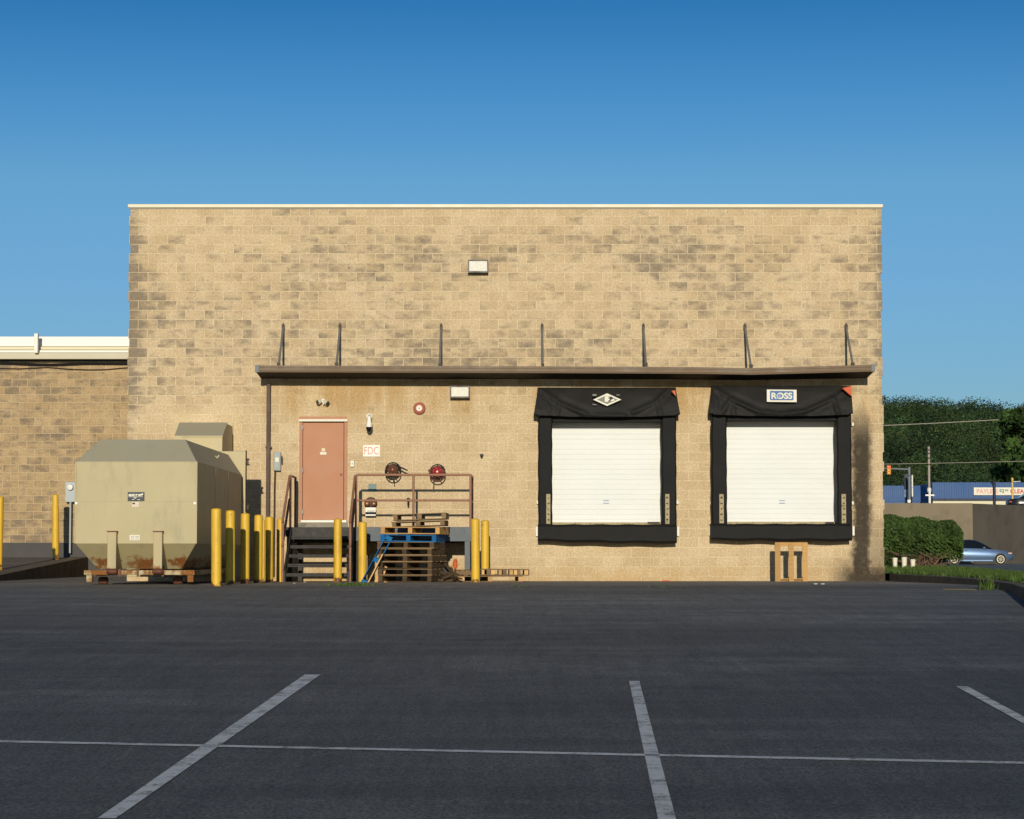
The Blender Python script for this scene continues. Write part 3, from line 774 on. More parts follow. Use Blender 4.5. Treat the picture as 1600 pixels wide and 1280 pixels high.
ppoly(MB(), [S(325, 290), S(355, 268), S(1215, 280), S(1248, 310), S(1248, 610), S(1215, 640), S(355, 638), S(325, 610)], YS - .003, YS).build("sign_field", M['blue_sign'], sg)
c0 = P(*S(790, 465), YS)
text("sign_lettering", "ROSS", (c0.x, YS - .006, c0.z), (1200 - 385) / 25 * YS / F, 250 / 25 * YS / F, M['sign_white'], sg, bold=.03)
b = MB(); c1 = P(*S(690, 465), YS); b.lathe([(.045, 0), (.045, .002)], (c1.x, YS - .0062, c1.z), 'y', 20); b.build("sign_badge", M['blue_pale'], sg)

# ------------------------------------------------------------------ canopy, rods, downspout
YC = 48.92
cp = thing("canopy", P(883, 592, 50), "long brown metal canopy over the door and dock doors hung on steel rods", "canopy")
fx = [399.5, 600, 850, 1090, 1174, 1366.5]; ft = [571, 571.8, 572.5, 573.6, 575.2, 570]
b = MB(); secs = []; s2 = []; s3 = []
for x, y in zip(fx, ft):
    p = P(x, y, YC); q = P(x, y + 10.5, YC)
    zw = Z(592 + (y - 571.5) * .6, 50)
    secs.append([(p.x, YC, q.z), (p.x, YC - .004, q.z + .028), (p.x, YC + .008, q.z + .034), (p.x, YC + .008, p.z - .05), (p.x, YC - .004, p.z - .046), (p.x, YC - .004, p.z), (p.x, YC + .07, p.z), (p.x, YC + .07, q.z + .02), (p.x, YC + .07, q.z)])
    s2.append([(p.x, YC + .075, q.z + .004), (p.x, YC + .075, p.z - .012), (p.x, 49.98, zw + .11), (p.x, 49.98, zw)])
b.loft(secs); b.build("fascia", M['brown'], cp, angle=20)
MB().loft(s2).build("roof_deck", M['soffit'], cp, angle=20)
for x0, x1, i in ((399.5, 404.5, 0), (1361.5, 1366.5, -1)):
    y = ft[i]; a_, c_ = X(x0, 575, YC - .01), X(x1, 575, YC - .01)
    b = MB(); b.box(a_ - (.012 if i == 0 else 0), YC - .02, Z(y + 10.6, YC), c_ + (.012 if i else 0), YC + .12, Z(y - .6, YC)); b.build("fascia_end_cap", M['galv'], cp)
rods = [443, 531.5, 689.5, 847, 1005, 1163.5, 1321.5]
for i, x in enumerate(rods):
    top = P(x, 512, 50); yt = ft[0] + (2 if 4 > i > 1 else 3.5 if i == 5 else .5)
    end = Vector((top.x + (.03 if i == 5 else 0), YC + .1, Z(yt - 1, YC + .1)))
    b = MB(); a0 = Vector((top.x, 49.93, top.z)); b.tube([a0, end], .024, 8); o = b.build("hanger_rod", M['rod'], cp)
    b = MB(); b.box(top.x - .03, 49.90, top.z - .05, top.x + .03, 49.99, top.z + .05); b.prism([(top.x - .03, top.z + .05), (top.x + .03, top.z + .05), (top.x, top.z + .1)], 49.93, 49.99); b.build("wall_bracket", M['iron'], o)
    b = MB(); b.box(end.x - .035, end.y - .05, end.z - .03, end.x + .035, end.y + .05, end.z + .05); b.build("end_bracket", M['iron'], o)
x = X(419.3, 700, 49.9); t = thing("downspout", (x, 49.9, 0), "thin dark brown downspout running down the wall left of the door", "downspout")
b = MB(); b.box(x - .042, 49.86, .05, x + .042, 49.96, Z(600, 49.9)); b.build("pipe", M['brown_dark'], t, bevel=.01)
for py in (699, 850): MB().pbox(414.5, py - 1.2, 424, py + 1.2, 49.85, 49.99).build("strap", M['brown_dark'], t)

# ------------------------------------------------------------------ wall fittings
def wall_lamp(px0, py0, px1, py1, label):
    c = P((px0+px1)/2, py1, 49.8); t = thing("wall_lamp", c, label, "wall lamp", "rectangular wall lamps")
    Yf = 49.78; m = (py0+py1)/2
    x0, x1, z0, z1 = X(px0, m, Yf), X(px1, m, Yf), Z(py1, Yf), Z(py0, Yf)
    b = MB(); b.loft([[(x0, 49.99, z0), (x1, 49.99, z0), (x1, 49.99, z1), (x0, 49.99, z1)], [(x0, 49.84, z0), (x1, 49.84, z0), (x1, 49.80, z1), (x0, 49.80, z1)]]); b.build("housing", M['lamp_case'], t, bevel=.006)
    b = MB(); bw = .025
    for q in ((x0, z0, x1, z0 + bw*1.3), (x0, z1 - bw, x1, z1), (x0, z0 + bw*1.3, x0 + bw, z1 - bw), (x1 - bw, z0 + bw*1.3, x1, z1 - bw)):
        b.box(q[0], 49.775, q[1], q[2], 49.83, q[3])
    b.build("rim", M['lamp_case'], t)
    b = MB(); n = 16
    for i in range(n):
        a_ = x0 + bw + (x1 - x0 - 2*bw) * i / n; c_ = x0 + bw + (x1 - x0 - 2*bw) * (i + 1) / n
        b.loft([[(a_, 49.80, z0 + bw*1.3), ((a_+c_)/2, 49.790, z0 + bw*1.3), (c_, 49.80, z0 + bw*1.3)], [(a_, 49.797, z1 - bw), ((a_+c_)/2, 49.787, z1 - bw), (c_, 49.797, z1 - bw)]], False, False)
    b.build("lens", M['lens'], t, smooth=False)
wall_lamp(731, 406, 763, 426, "dark framed wall lamp high on the bare wall above the canopy")
wall_lamp(703, 603, 734, 622, "dark framed wall lamp just under the canopy edge")
# twin head emergency lamp
c = P(504.5, 628, 49.9); t = thing("emergency_lamp", c, "small twin headed emergency lamp above the salmon door", "emergency lamp")
MB().lathe([(.05, 0), (.05, .05), (.03, .06)], (c.x, 49.99, c.z + .02), 'y', 16).build("base", M['whitegrey'], t)
for s in (-1, 1):
    d = Vector((s*.75, -.45, -.5 if s > 0 else -.25)).normalized(); p = Vector((c.x + s*.035, 49.90, c.z + .01))
    b = MB(); b.tube([p, p + d*.05, p + d*.09], [.03, .05, .055], 14); o = b.build("lamp_head", M['cream'], t)
    MB().tube([p + d*.09, p + d*.105], [.05, .046], 14).build("lamp_lens", M['glass_dark'], o)
MB().tube([(c.x + .005, 49.92, c.z + .04), (c.x + .01, 49.88, c.z - .01), (c.x + .015, 49.88, c.z - .06)], .016, 8).build("stem", M['whitegrey'], t)
# dome camera
c = P(576.5, 665, 49.7); t = thing("security_camera", c, "white wall camera with a dark dome between door and bell", "security camera")
c0 = P(577, 651, 49.98)
MB().lathe([(.07, 0), (.07, .03), (.05, .05)], (c0.x, 49.99, c0.z), 'y', 20).build("mount", M['white'], t)
b = MB(); b.tube([(c0.x, 49.94, c0.z), (c.x, 49.82, c0.z), (c.x, 49.75, c0.z - .03), (c.x, 49.74, Z(661, 49.74))], [.035, .04, .042, .045], 12)
b.lathe([(.045, .03), (.062, -.03), (.064, -.10)], (c.x, 49.74, Z(660, 49.74)), 'z', 20); b.build("arm", M['white'], t)
b = MB(); b.lathe([(.066, 0), (.066, -.02), (.056, -.07), (.03, -.105), (.004, -.115)], (c.x, 49.74, Z(667.3, 49.74)), 'z', 20); b.build("dome", M['glass_dark'], t)
# bell
c = P(655, 638, 49.9); t = thing("alarm_bell", c, "round red alarm bell on the wall beside the camera", "alarm bell")
MB().lathe([(.132, 0), (.132, .03), (.118, .075), (.075, .095), (.03, .10)], (c.x, 49.99, c.z), 'y', 32).build("gong", M['bell_red'], t)
MB().lathe([(.064, .092), (.064, .104), (.001, .105)], (c.x, 49.99, c.z), 'y', 24).build("label_disc", M['sign_white'], t)
MB().lathe([(.014, .105), (.014, .115), (.001, .116)], (c.x, 49.99, c.z), 'y', 12).build("bolt", M['rod'], t)
# FDC sign
c = P(580.3, 704.5, 49.98); t = thing("wall_sign", c, "square white wall sign reading FDC in red letters", "sign")
MB().pbox(567.5, 695.5, 593.5, 713.5, 49.975, 49.995).build("panel", M['white'], t)
c1 = P(580.3, 704.3, 49.97); text("lettering", "FDC", (c1.x, 49.972, c1.z), 22.5*49.97/F, 12*49.97/F, M['ink_red'], t, bold=.0)
# door bell button
c = P(550.3, 724.5, 49.95); t = thing("doorbell", c, "small white doorbell box right of the salmon door", "doorbell")
MB().pbox(547.7, 720, 553, 729.5, 49.93, 49.995).build("case", M['white'], t, bevel=.008)
MB().pbox(549.5, 723, 551.2, 726, 49.922, 49.93).build("button", M['steelbox'], t)
# black spigot
c = P(752.5, 712, 49.9); t = thing("wall_spigot", c, "little black spigot alone on the bare wall left of the first dock", "spigot")
b = MB(); b.box(c.x - .04, 49.9, c.z, c.x + .04, 49.99, c.z + .035); b.tube([(c.x, 49.95, c.z), (c.x, 49.92, c.z - .03), (c.x, 49.92, c.z - .045)], .022, 10); b.build("spout", M['black'], t)
# disconnect box with conduit
c = P(433, 736, 49.9); t = thing("switch_box", c, "grey electrical switch box with a thin conduit left of the door", "electrical box")
MB().pbox(427, 706.5, 438.5, 735.5, 49.85, 49.99).build("case", M['steelbox'], t, bevel=.01)
MB().pbox(428.5, 709, 437, 733, 49.838, 49.849).build("cover", M['steelbox'], t, bevel=.004)
MB().pbox(430, 715, 435.5, 722, 49.83, 49.837).build("warning_label", M['sign_white'], t)
MB().pbox(438.8, 713, 441, 724, 49.84, 49.9).build("switch_lever", M['iron'], t)
MB().tube([(X(429.5, 770, 49.9), 49.93, Z(735, 49.9)), (X(428.8, 770, 49.9), 49.93, Z(760, 49.9)), (X(428.3, 770, 49.9), 49.93, .1)], .017, 8).build("conduit", M['brown_dark'], t)
# hose reels
def reel(px, py, m1, m2, label, arm):
    c = P(px, py, 49.78); t = thing("hose_reel", c, label, "hose reel", "wall mounted hose reels")
    dn = Matrix.Rotation(R(0), 3, 'X')
    for nm, dy, dzz, mm in (("wheel", -.09, -.03, m2), ("rear_wheel", .06, .02, M['iron'])):
        cc = Vector((c.x, 49.78 + dy, c.z + dzz)); b = MB(); b.ring(cc, .158, .0135, 36, 8)
        for k in range(5):
            q = R(90 + 72*k); b.tube([cc, cc + Vector((math.cos(q), 0, math.sin(q))) * .156], .011, 6)
        b.build(nm, mm, t)
    b = MB(); b.lathe([(.02, .17), (.045, .165), (.06, .15), (.105, .13), (.112, .05), (.10, -.02), (.06, -.15), (.055, -.21)], (c.x, 49.78, c.z + .02), 'y', 28)
    for k in range(5): q = R(30 + 72*k); b.lathe([(.016, .12), (.016, .145), (.002, .148)], (c.x + .072*math.cos(q), 49.78, c.z + .02 + .072*math.sin(q)), 'y', 10)
    b.build("drum", m1, t)
    MB().lathe([(.022, .165), (.02, .185), (.002, .19)], (c.x, 49.78, c.z + .02), 'y', 12).build("hub_cap", M['sign_white'] if arm < 0 else M['bronze'], t)
    b = MB()
    if arm > 0: b.tube([(c.x + .08, 49.7, c.z + .1), (c.x + .17, 49.66, c.z + .07), (c.x + .32, 49.62, c.z + .005)], [.022, .018, .014], 8)
    else: b.tube([(c.x - .1, 49.72, c.z + .05), (c.x - .19, 49.7, c.z + .045)], [.018, .026], 10)
    b.tube([(c.x + (.02 if arm > 0 else -.08), 49.68, c.z - .13), (c.x + (.02 if arm > 0 else -.08), 49.69, c.z - (.27 if arm > 0 else .36))], .010 if arm > 0 else .006, 6)
    b.build("nozzle", M['iron'] if arm > 0 else M['brownred'], t)
    MB().box(c.x - .05, 49.92, c.z - .07, c.x + .05, 49.995, c.z + .11).build("bracket", M['iron'], t)
reel(614, 736, M['brownred'], M['iron'], "rusty brown hose reel with its nozzle pointing right", 1)
reel(683.5, 739, M['red'], M['brownred'], "bright red hose reel with a round red drum", -1)
# siamese connection, plaques, tap
c = P(579, 787, 49.9); t = thing("fire_connection", c, "dark round fire hose inlet with two bronze caps behind the railing", "fire inlet")
MB().lathe([(.14, 0), (.14, .02), (.125, .05), (.05, .06)], (c.x, 49.99, c.z), 'y', 28).build("plate", M['iron'], t)
for s in (-1, 1): MB().lathe([(.044, .04), (.05, .12), (.052, .17), (.03, .185), (.002, .187)], (c.x + s*.072, 49.99, c.z - .005), 'y', 18).build("cap", M['bronze'], t)
c = P(579, 800, 49.8); t = thing("inlet_sign", c, "small white sign with a dark band under the bronze inlet caps", "sign")
MB().pbox(571, 793, 587, 806, 49.78, 49.795).build("panel", M['white'], t)
MB().pbox(571.5, 800.5, 587, 803.3, 49.774, 49.779).build("dark_band", M['navy'], t)
b = MB()
for k in range(6): b.pbox(574.2 + k*1.9, 797.6, 575.3 + k*1.9, 799.7, 49.774, 49.779)
b.build("small_print", M['sign_grey'], t)
MB().box(c.x - .012, 49.797, c.z - .01, c.x + .012, 49.99, c.z + .01).build("bracket", M['iron'], t)
c = P(581.5, 762, 49.97); t = thing("wall_plaque", c, "square grey green plaque on the wall above the bronze inlet", "plaque")
MB().pbox(575.5, 756, 588, 768.3, 49.97, 49.995).build("panel", M['teal'], t)
c = P(638, 785, 49.9); t = thing("wall_tap", c, "small dark hose tap on the wall behind the middle railing post", "tap")
b = MB(); b.tube([(c.x, 49.99, c.z + .02), (c.x, 49.9, c.z + .02), (c.x, 49.86, c.z - .03), (c.x, 49.86, c.z - .09)], .02, 8); b.lathe([(.035, .1), (.04, .11), (.002, .12)], (c.x, 49.99, c.z + .06), 'y', 12); b.build("valve", M['iron'], t)

# ------------------------------------------------------------------ landing, stairs, railings
YP = 48.5; ZP = Z(823.6, YP); zg = ground(48.5)
land = thing("metal_landing", P(640, 908, YP), "dark steel landing and open stairs with brown pipe railings before the door", "landing")
x_l, x_m, x_r = X(446, 830, YP), X(551, 830, YP), X(737, 830, YP)
b = MB(); b.box(x_m, YP, Z(846, YP), x_r, YP + .06, ZP); b.box(x_r - .06, YP + .062, Z(846, YP), x_r, 49.97, ZP - .002); b.build("edge_beam", M['platform'], land, bevel=.006)
b = MB(); b.box(x_l, YP + .062, ZP - .05, x_r - .062, 49.93, ZP - .012); b.build("deck", M['stair'], land)
b = MB(); b.box(x_l, YP + .01, ZP - .20, x_m - .004, YP + .06, ZP - .004)
for k in range(5): b.box(x_l + .1 + k*.85, YP + .2, ZP - .3, x_l + .16 + k*.85, 49.9, ZP - .052)
b.box(x_l, YP + .45, ZP - .32, x_r - .1, YP + .5, ZP - .06); b.box(x_l, 49.5, ZP - .32, x_r - .1, 49.56, ZP - .06)
b.build("under_beams", M['stair'], land)
for px, yy in ((730.5, YP + .01), (556, YP + .05), (452, YP + .05), (730.5, 49.7), (460, 49.7)):
    xx = X(px, 870, YP); b = MB(); b.box(xx - .06, yy, -.05, xx + .055, yy + .11, ZP - .2); b.build("leg", M['platform'] if px > 700 else M['stair'], land, bevel=.005)
nst = 6; rise = (ZP - zg) / nst; run = .28; sx0, sx1 = X(452, 860, YP - .7), X(546, 860, YP - .7)
for k in range(1, nst):
    z = ZP - rise * k; y1 = YP - run * (k - 1) - .005; y0 = y1 - .27
    b = MB(); b.box(sx0, y0, z - .035, sx1, y1, z); b.box(sx0, y0, z - .068, sx1, y0 + .02, z - .036); b.build("tread", M['stair'], land, bevel=.004)
for xx in (sx0 - .05, sx1 + .012):
    b = MB(); y0 = YP - run*(nst - 1) - .02
    b.add([(xx, YP, ZP), (xx, YP, ZP - .3), (xx, y0 + .1, zg), (xx, y0, zg), (xx, y0, zg + rise + .05), (xx + .04, YP, ZP), (xx + .04, YP, ZP - .3), (xx + .04, y0 + .1, zg), (xx + .04, y0, zg), (xx + .04, y0, zg + rise + .05)],
        [(0, 1, 2, 3, 4), (9, 8, 7, 6, 5), (0, 5, 6, 1), (1, 6, 7, 2), (2, 7, 8, 3), (3, 8, 9, 4), (4, 9, 5, 0)])
    b.build("stringer", M['stair'], land)
b = MB(); zt = Z(742, YP); zm = Z(782, YP); pr = .026
posts = [X(556.2, 780, YP), X(646, 780, YP), X(735.2, 780, YP)]
for xx in posts: b.tube([(xx, YP + .03, ZP - .1), (xx, YP + .03, zt)], pr, 10)
b.tube([(posts[0], YP + .03, zt), (posts[2], YP + .03, zt), (posts[2] + .01, 49.95, zt)], pr, 10); b.tube([(posts[0], YP + .03, zm), (posts[2], YP + .03, zm), (posts[2] + .01, 49.95, zm)], pr*.9, 10)
b.tube([(posts[2] + .01, 49.9, ZP), (posts[2] + .01, 49.9, zt)], pr, 10)
b.build("front_railing", M['rail'], land)
def stair_rail(xx, join):
    b = MB(); top = zt - .02; dzr = -rise / run
    p0 = Vector((xx, YP - .05, top - .05)); yl = YP - run*(nst - 1) + .05; p1 = Vector((xx, yl, top - .05 + dzr * (p0.y - yl)))
    for dz_ in (0, -.48):
        b.tube([(join, YP + .03, top + dz_), (xx + (join - xx)*.4, YP + .03, top + dz_), p0 + Vector((0, .05, dz_ + .03)), p0 + Vector((0, -.03, dz_ - .02)), p1 + Vector((0, 0, dz_)), p1 + Vector((0, -.05, dz_ - .06))], pr, 10)
    b.tube([p1, (xx, yl, zg)], pr, 10)
    return b
stair_rail(sx1 + .06, posts[0]).build("stair_railing", M['rail'], land)
b = stair_rail(sx0 - .07, sx0 - .05)
b.tube([(sx0 - .05, YP + .03, ZP - .1), (sx0 - .05, YP + .03, zt - .02)], pr, 10); b.tube([(sx0 - .05, YP + .03, zt - .02), (sx0 - .05, 49.6, zt - .02), (sx0 - .05, 49.6, ZP)], pr, 10)
b.build("stair_railing", M['rail'], land)

# ------------------------------------------------------------------ bollards
def bollard(px, ptop, Y, dia, label, pbot=None, sleeve=False):
    x = X(px, 860, Y); zb = ground(Y) if pbot is None else Z(pbot, Y); zt_ = Z(ptop, Y); h = zt_ - zb; r = dia / 2
    t = thing("bollard", (x, Y, zb), label, "bollard", "yellow steel bollards", random.uniform(0, 6))
    t.rotation_euler.x = R(random.uniform(-.7, .7)); t.rotation_euler.y = R(random.uniform(-.6, .6))
    b = MB(); q = world_loc(t)
    b.lathe([(r, -.1), (r, h - .03), (r*.96, h - .012), (r*.8, h), (.001, h + .012)], q, 'z', 28); b.build("pipe", M['yellow'], t)
    if sleeve: MB().lathe([(r*1.12, .1), (r*1.14, h - .30), (r*1.02, h - .295)], q, 'z', 28).build("sleeve", M['yellow'], t)
    return t
bollard(338.5, 795, 39.5, .172, "tallest yellow bollard, fully lit, nearest in the row by the compactor")
bollard(360.3, 798, 41.2, .165, "half shaded yellow bollard standing next behind the fully lit one")
bollard(383, 802.5, 42.9, .165, "half shaded yellow bollard, third of the receding compactor row")
bollard(403.3, 805, 44.6, .165, "half shaded yellow bollard beside the thin yellow post")
bollard(421, 808, 46.1, .155, "half shaded yellow bollard just below the downspout foot")
bollard(438, 811, 47.4, .152, "half shaded yellow bollard, last of the row, against the stairs")
bollard(411.5, 812, 48.4, .07, "slim yellow post half hidden in the row of bollards", None)
bollard(528, 811, 46.6, .163, "clean yellow bollard standing in front of the stairs")
bollard(566.5, 816, 47.3, .168, "yellow bollard with a rusty rim behind the leaning blue pallet")
bollard(743.2, 811, 46.7, .172, "pitted yellow bollard, front one of the pair by the flat pallets")
bollard(757.8, 813.5, 48.4, .166, "yellow bollard standing behind another, right of the landing")
bollard(87, 773, 59.5, .155, "yellow bollard with a worn sleeve and rusty foot left of the compactor", 871, True)
bollard(-1.5, 776, 53.4, .16, "yellow bollard cut by the left edge of the picture", 885)

# ------------------------------------------------------------------ compactor
YCf = 40.4; YCb = 47.1
cx0, cx1 = X(118, 790, YCf), X(307, 790, YCf); z_lo, z_mid0, z_mid1 = Z(889, YCf + .5), Z(849.3, YCf), Z(721.5, YCf); z_hi = Z(687, YCf + .55)
ch = .34; chb = .42
comp = thing("trash_compactor", ((cx0+cx1)/2, YCf, ground(YCf)), "big tan compactor container with chamfered edges and rusty lower panel", "compactor")
def ringz(x0, x1, y0, y1, z): return [(x0, y0, z), (x1, y0, z), (x1, y1, z), (x0, y1, z)]
b = MB(); tx0, tx1 = X(156, 687, YCf + .55), X(290, 687, YCf + .55); bx0, bx1 = X(152, 889, YCf + .5), X(284, 889, YCf + .5)
b.loft([ringz(bx0, bx1, YCf + .5, YCb, z_lo), ringz(cx0, cx1, YCf, YCb, z_mid0), ringz(cx0, cx1, YCf, YCb, z_mid1), ringz(tx0, tx1, YCf + .55, YCb, z_hi)])
body = b.build("body", M['comp'], comp, bevel=.012, smooth=False)
b = MB(); zs_ = Z(783, YCf)
b.box(cx0 + .01, YCf - .006, zs_ - .006, cx1 - .01, YCf, zs_ + .006); b.box(cx1 + .0003, YCf + .02, zs_ - .008, cx1 + .004, YCb, zs_ + .008)
for yy in (43.0, 44.9): b.box(cx1 + .0005, yy - .02, z_mid0 + .02, cx1 + .005, yy + .02, z_mid1 - .02)
b.build("panel_seam", M['comp'], body)
b = MB()
for xx in (cx0, cx1): b.box(xx - .012, YCf - .012, z_mid0, xx + .012, YCf + .03, z_mid1)
b.build("corner_edge", M['comp_frame'], body)
for px in (167.5, 239.3):
    b = MB(); b.pbox(px, 831, px + 14, 890, YCf - .14, YCf + .5); o = b.build("lift_sleeve", M['comp_frame'], comp, bevel=.008)
    MB().pbox(px - .8, 829.6, px + 14.8, 831.3, YCf - .16, YCf - .0).build("sleeve_cap", M['brownred'], o)
    b = MB(); c = P(px + 7, 893, YCf - .2); b.lathe([(.035, -.09), (.05, -.07), (.05, .07), (.035, .09)], (c.x, YCf - .19, c.z), 'x', 18); b.build("hook_roller", M['brownred'], o)
b = MB(); b.pbox(131, 891, 304, 898.5, YCf - .1, YCf + .02); b.pbox(150, 892, 162, 900, YCf + .03, YCb + .2); b.pbox(276, 892, 288, 900, YCf + .03, YCb + .2)
fr = b.build("base_rail", M['comp_frame'], comp, bevel=.008)
for px in (135, 293): MB().pbox(px, 899, px + 9, 909.5, YCf - .07, YCf + .02).build("rail_foot", M['comp_frame'], fr)
for px in (187, 215, 254): MB().pbox(px - 1.5, 889, px + 1.5, 901, YCf - .13, YCf - .101).build("rail_bracket", M['brownred'], fr)
# ground wheels and chains under the frame
for px in (160, 277):
    b = MB(); c = P(px, 903, YCf + .5); b.lathe([(.05, -.08), (.07, -.06), (.07, .06), (.05, .08)], (c.x, YCf + .6, ground(41) + .07), 'x', 18); b.build("ground_roller", M['brownred'], comp)
pl = MB().pbox(199.5, 769, 225.5, 783, YCf - .02, YCf - .0065).build("name_plate", M['plate_navy'], body)
L = lambda pts: [(190 + x / 32, 760 + y / 32) for x, y in pts]
b = MB()
for q_ in ([(350, 390), (500, 385), (520, 480), (350, 490)], [(530, 385), (640, 385), (640, 480), (530, 480)], [(710, 385), (800, 385), (790, 440), (710, 470)], [(830, 390), (980, 385), (1040, 345), (1085, 370), (1060, 440), (980, 470), (830, 480)],
           [(640, 385), (710, 385), (710, 402), (640, 402)], [(650, 455), (760, 450), (760, 480), (650, 480)], [(360, 510), (1060, 515), (1060, 535), (360, 535)], [(600, 560), (740, 560), (740, 600), (610, 605)], [(530, 645), (640, 650), (640, 675), (500, 675)], [(780, 655), (930, 655), (930, 680), (780, 680)]):
    ppoly(b, L(q_), YCf - .025, YCf - .0205)
b.build("plate_marks", M['sign_white'], pl)
fl = MB().pbox(206.3, 784.5, 217, 792, YCf - .015, YCf - .0065).build("flag_sticker", M['sign_white'], body)
MB().pbox(206.8, 785.4, 211, 788.3, YCf - .018, YCf - .0151).build("flag_corner", M['navy'], fl)
b = MB()
for k in range(3): b.pbox(211.4 if k < 2 else 206.8, 785.6 + k*2.2, 216.6, 786.5 + k*2.2, YCf - .018, YCf - .0151)
b.build("flag_stripes", M['ink_red'], fl)
st_ = MB().pbox(202.5, 836, 218.3, 844.5, YCf - .012, YCf - .001).build("white_label", M['sign_white'], body)
b = MB()
for k in range(3): b.pbox(204, 837.8 + k*2.2, 209.6, 838.5 + k*2.2, YCf - .015, YCf - .0121); b.pbox(211, 837.8 + k*2.2, 217, 838.5 + k*2.2, YCf - .015, YCf - .0121)
b.build("label_print", M['sign_grey'], st_)
for px in (117, 302.3): MB().pbox(px, 784.4, px + 4, 788.2, YCf - .013, YCf - .0065).build("reflector", M['white'], body)
c = Vector((X(339.5, 715, 43.5), 43.5, Z(716, 43.5)))
b = MB(); b.tube([c + Vector((-.03, 0, .04)), c + Vector((0, -.02, 0)), c + Vector((.03, 0, .05))], .012, 8); b.build("latch", M['cream'], body)
# machine head and chute behind the container
YU = 47.35
mach = thing("compactor_machine", P(345, 900, YU), "tan compactor machine with a hooded chute against the wall behind the container", "compactor machine")
b = MB(); b.box(X(200, 750, YU), YU, .12, X(384.3, 750, YU), YU + .14, Z(705, YU)); b.box(X(210, 750, YU), YU + .141, .12, X(352, 750, YU), 48.7, Z(707, YU)); b.build("press_body", M['comp_back'], mach, bevel=.01)
b = MB(); xs0, xs1 = X(285, 690, 48.2), X(347, 690, 48.2); hx0, hx1 = X(281, 662, 48.95), X(354.5, 662, 48.95)
zf0, zf1, zt1 = Z(705, YU) - .02, Z(682, 48.2), Z(662.3, 48.95)
fx0, fx1 = X(273, 682, 48.2), X(347.5, 682, 48.2)
b.add([(xs0, 48.2, zf0), (fx1 - .005, 48.2, zf0), (fx1, 48.2, zf1), (xs0 - .02, 48.2, zf1), (hx0, 48.95, zt1), (hx1, 48.95, zt1), (hx1, 49.98, zt1), (hx0, 49.98, zt1), (hx0, 49.98, zf0), (hx1, 49.98, zf0), (fx0, 48.19, zf1 - .005), (fx0, 48.19, zf1)],
      [(0, 1, 2, 3), (3, 2, 5, 4), (4, 5, 6, 7), (1, 9, 6, 5, 2), (0, 3, 4, 7, 8), (7, 6, 9, 8), (0, 8, 9, 1), ])
hood = b.build("chute_hood", M['comp_back'], mach, smooth=False)
b = MB(); b.loft([[(fx0, 48.17, zf1 - .012), (fx1 + .01, 48.17, zf1 - .012), (hx1 + .01, 48.95, zt1 + .004), (hx0 - .01, 48.95, zt1 + .004)], [(fx0, 48.17, zf1 + .012), (fx1 + .01, 48.17, zf1 + .012), (hx1 + .01, 48.95, zt1 + .028), (hx0 - .01, 48.95, zt1 + .028)]]); b.build("hood_lid", M['comp_back'], hood, smooth=False)
MB().pbox(272, 661, 364, 706, 49.94, 49.995).build("wall_flange", M['comp_back'], mach)
b = MB(); b.pbox(385, 716.5, 389, 719, YU + .02, YU + .08); b.pbox(385.8, 719, 388, 725, YU + .02, YU + .08); b.pbox(385, 725, 389.5, 727.5, YU + .02, YU + .08); b.pbox(385, 789, 388.5, 796, YU + .02, YU + .08); b.build("hinge", M['iron'], mach)
MB().tube([(X(384.8, 705, YU), YU - .01, Z(704, YU)), (X(384.8, 705, YU), YU - .01, Z(800, YU))], .014, 6).build("side_pipe", M['iron'], mach)

# ------------------------------------------------------------------ pallets
def pallet_parts(L, W, H, m, ndeck=7, nbot=4, broken=0):
    tb = .018; sw = .09
    top = MB(); bot = MB(); strs = []
    bw = W / ndeck * .82
    for k in range(ndeck):
        y = -W/2 + (W - bw) * k / (ndeck - 1); j = random.uniform(-.012, .012)
        x1 = L/2 if not (broken and k in (2, 4)) else L/2 * random.uniform(.0, .6)
        top.box(-L/2 + j, y, H - tb, x1 + j, y + bw * random.uniform(.9, 1.05), H - random.uniform(0, .003))
    for k in range(nbot):
        y = -W/2 + (W - bw) * k / (nbot - 1); bot.box(-L/2, y, 0, L/2 + random.uniform(-.01, .012), y + bw, tb)
    for k in range(3):
        x = -L/2 + (L - sw) * k / 2; s = MB(); s.box(x + random.uniform(0, .01), -W/2 + .004, tb + .001, x + sw, W/2 - .004, H - tb - .001); strs.append(s)
    return top, bot, strs
def pallet(loc, rot, m, label, L=1.14, W=1.0, H=.125, ndeck=7, nbot=4, broken=0, ms=None):
    t = thing("pallet", (0, 0, 0), label, "pallet", "wooden pallets")
    top, bot, strs = pallet_parts(L, W, H, m, ndeck, nbot, broken)
    top.build("deck", m, t, smooth=False); bot.build("bottom_boards", m, t, smooth=False)
    for s in strs: s.build("stringer", ms or m, t, smooth=False)
    t.location = loc; t.rotation_euler = rot; return t
random.seed(21)
PY = 47.1; yaw = R(13); pc = Vector((X(643, 880, PY), PY + .08, ground(PY)))
stack = [(.0, 13, 'wood_dark', "dark weathered pallet at the bottom of the tall stack", 1.10),
         (.01, 14, 'wood_grey', "weathered pallet second from the ground in the tall stack", 1.12),
         (.0, 12, 'wood_dark', "weathered pallet third from the ground in the tall stack", 1.10),
         (.01, 15, 'wood_grey', "weathered pallet fourth from the ground in the tall stack", 1.13),
         (-.02, 13, 'wood_grey', "weathered pallet two below the blue one in the tall stack", 1.12),
         (-.01, 11, 'wood_grey', "weathered pallet directly under the blue one in the tall stack", 1.16)]
z = pc.z + .006
for dx, yw, m_, lab, L_ in stack:
    pallet((pc.x + dx + random.uniform(-.01, .01), pc.y + random.uniform(-.02, .02), z), (0, 0, R(-yw)), M[m_], lab, L=L_, W=1.02, H=.133, ms=M['wood_dark']); z += .134  # darker stringer wood paints the shade into the gaps between boards
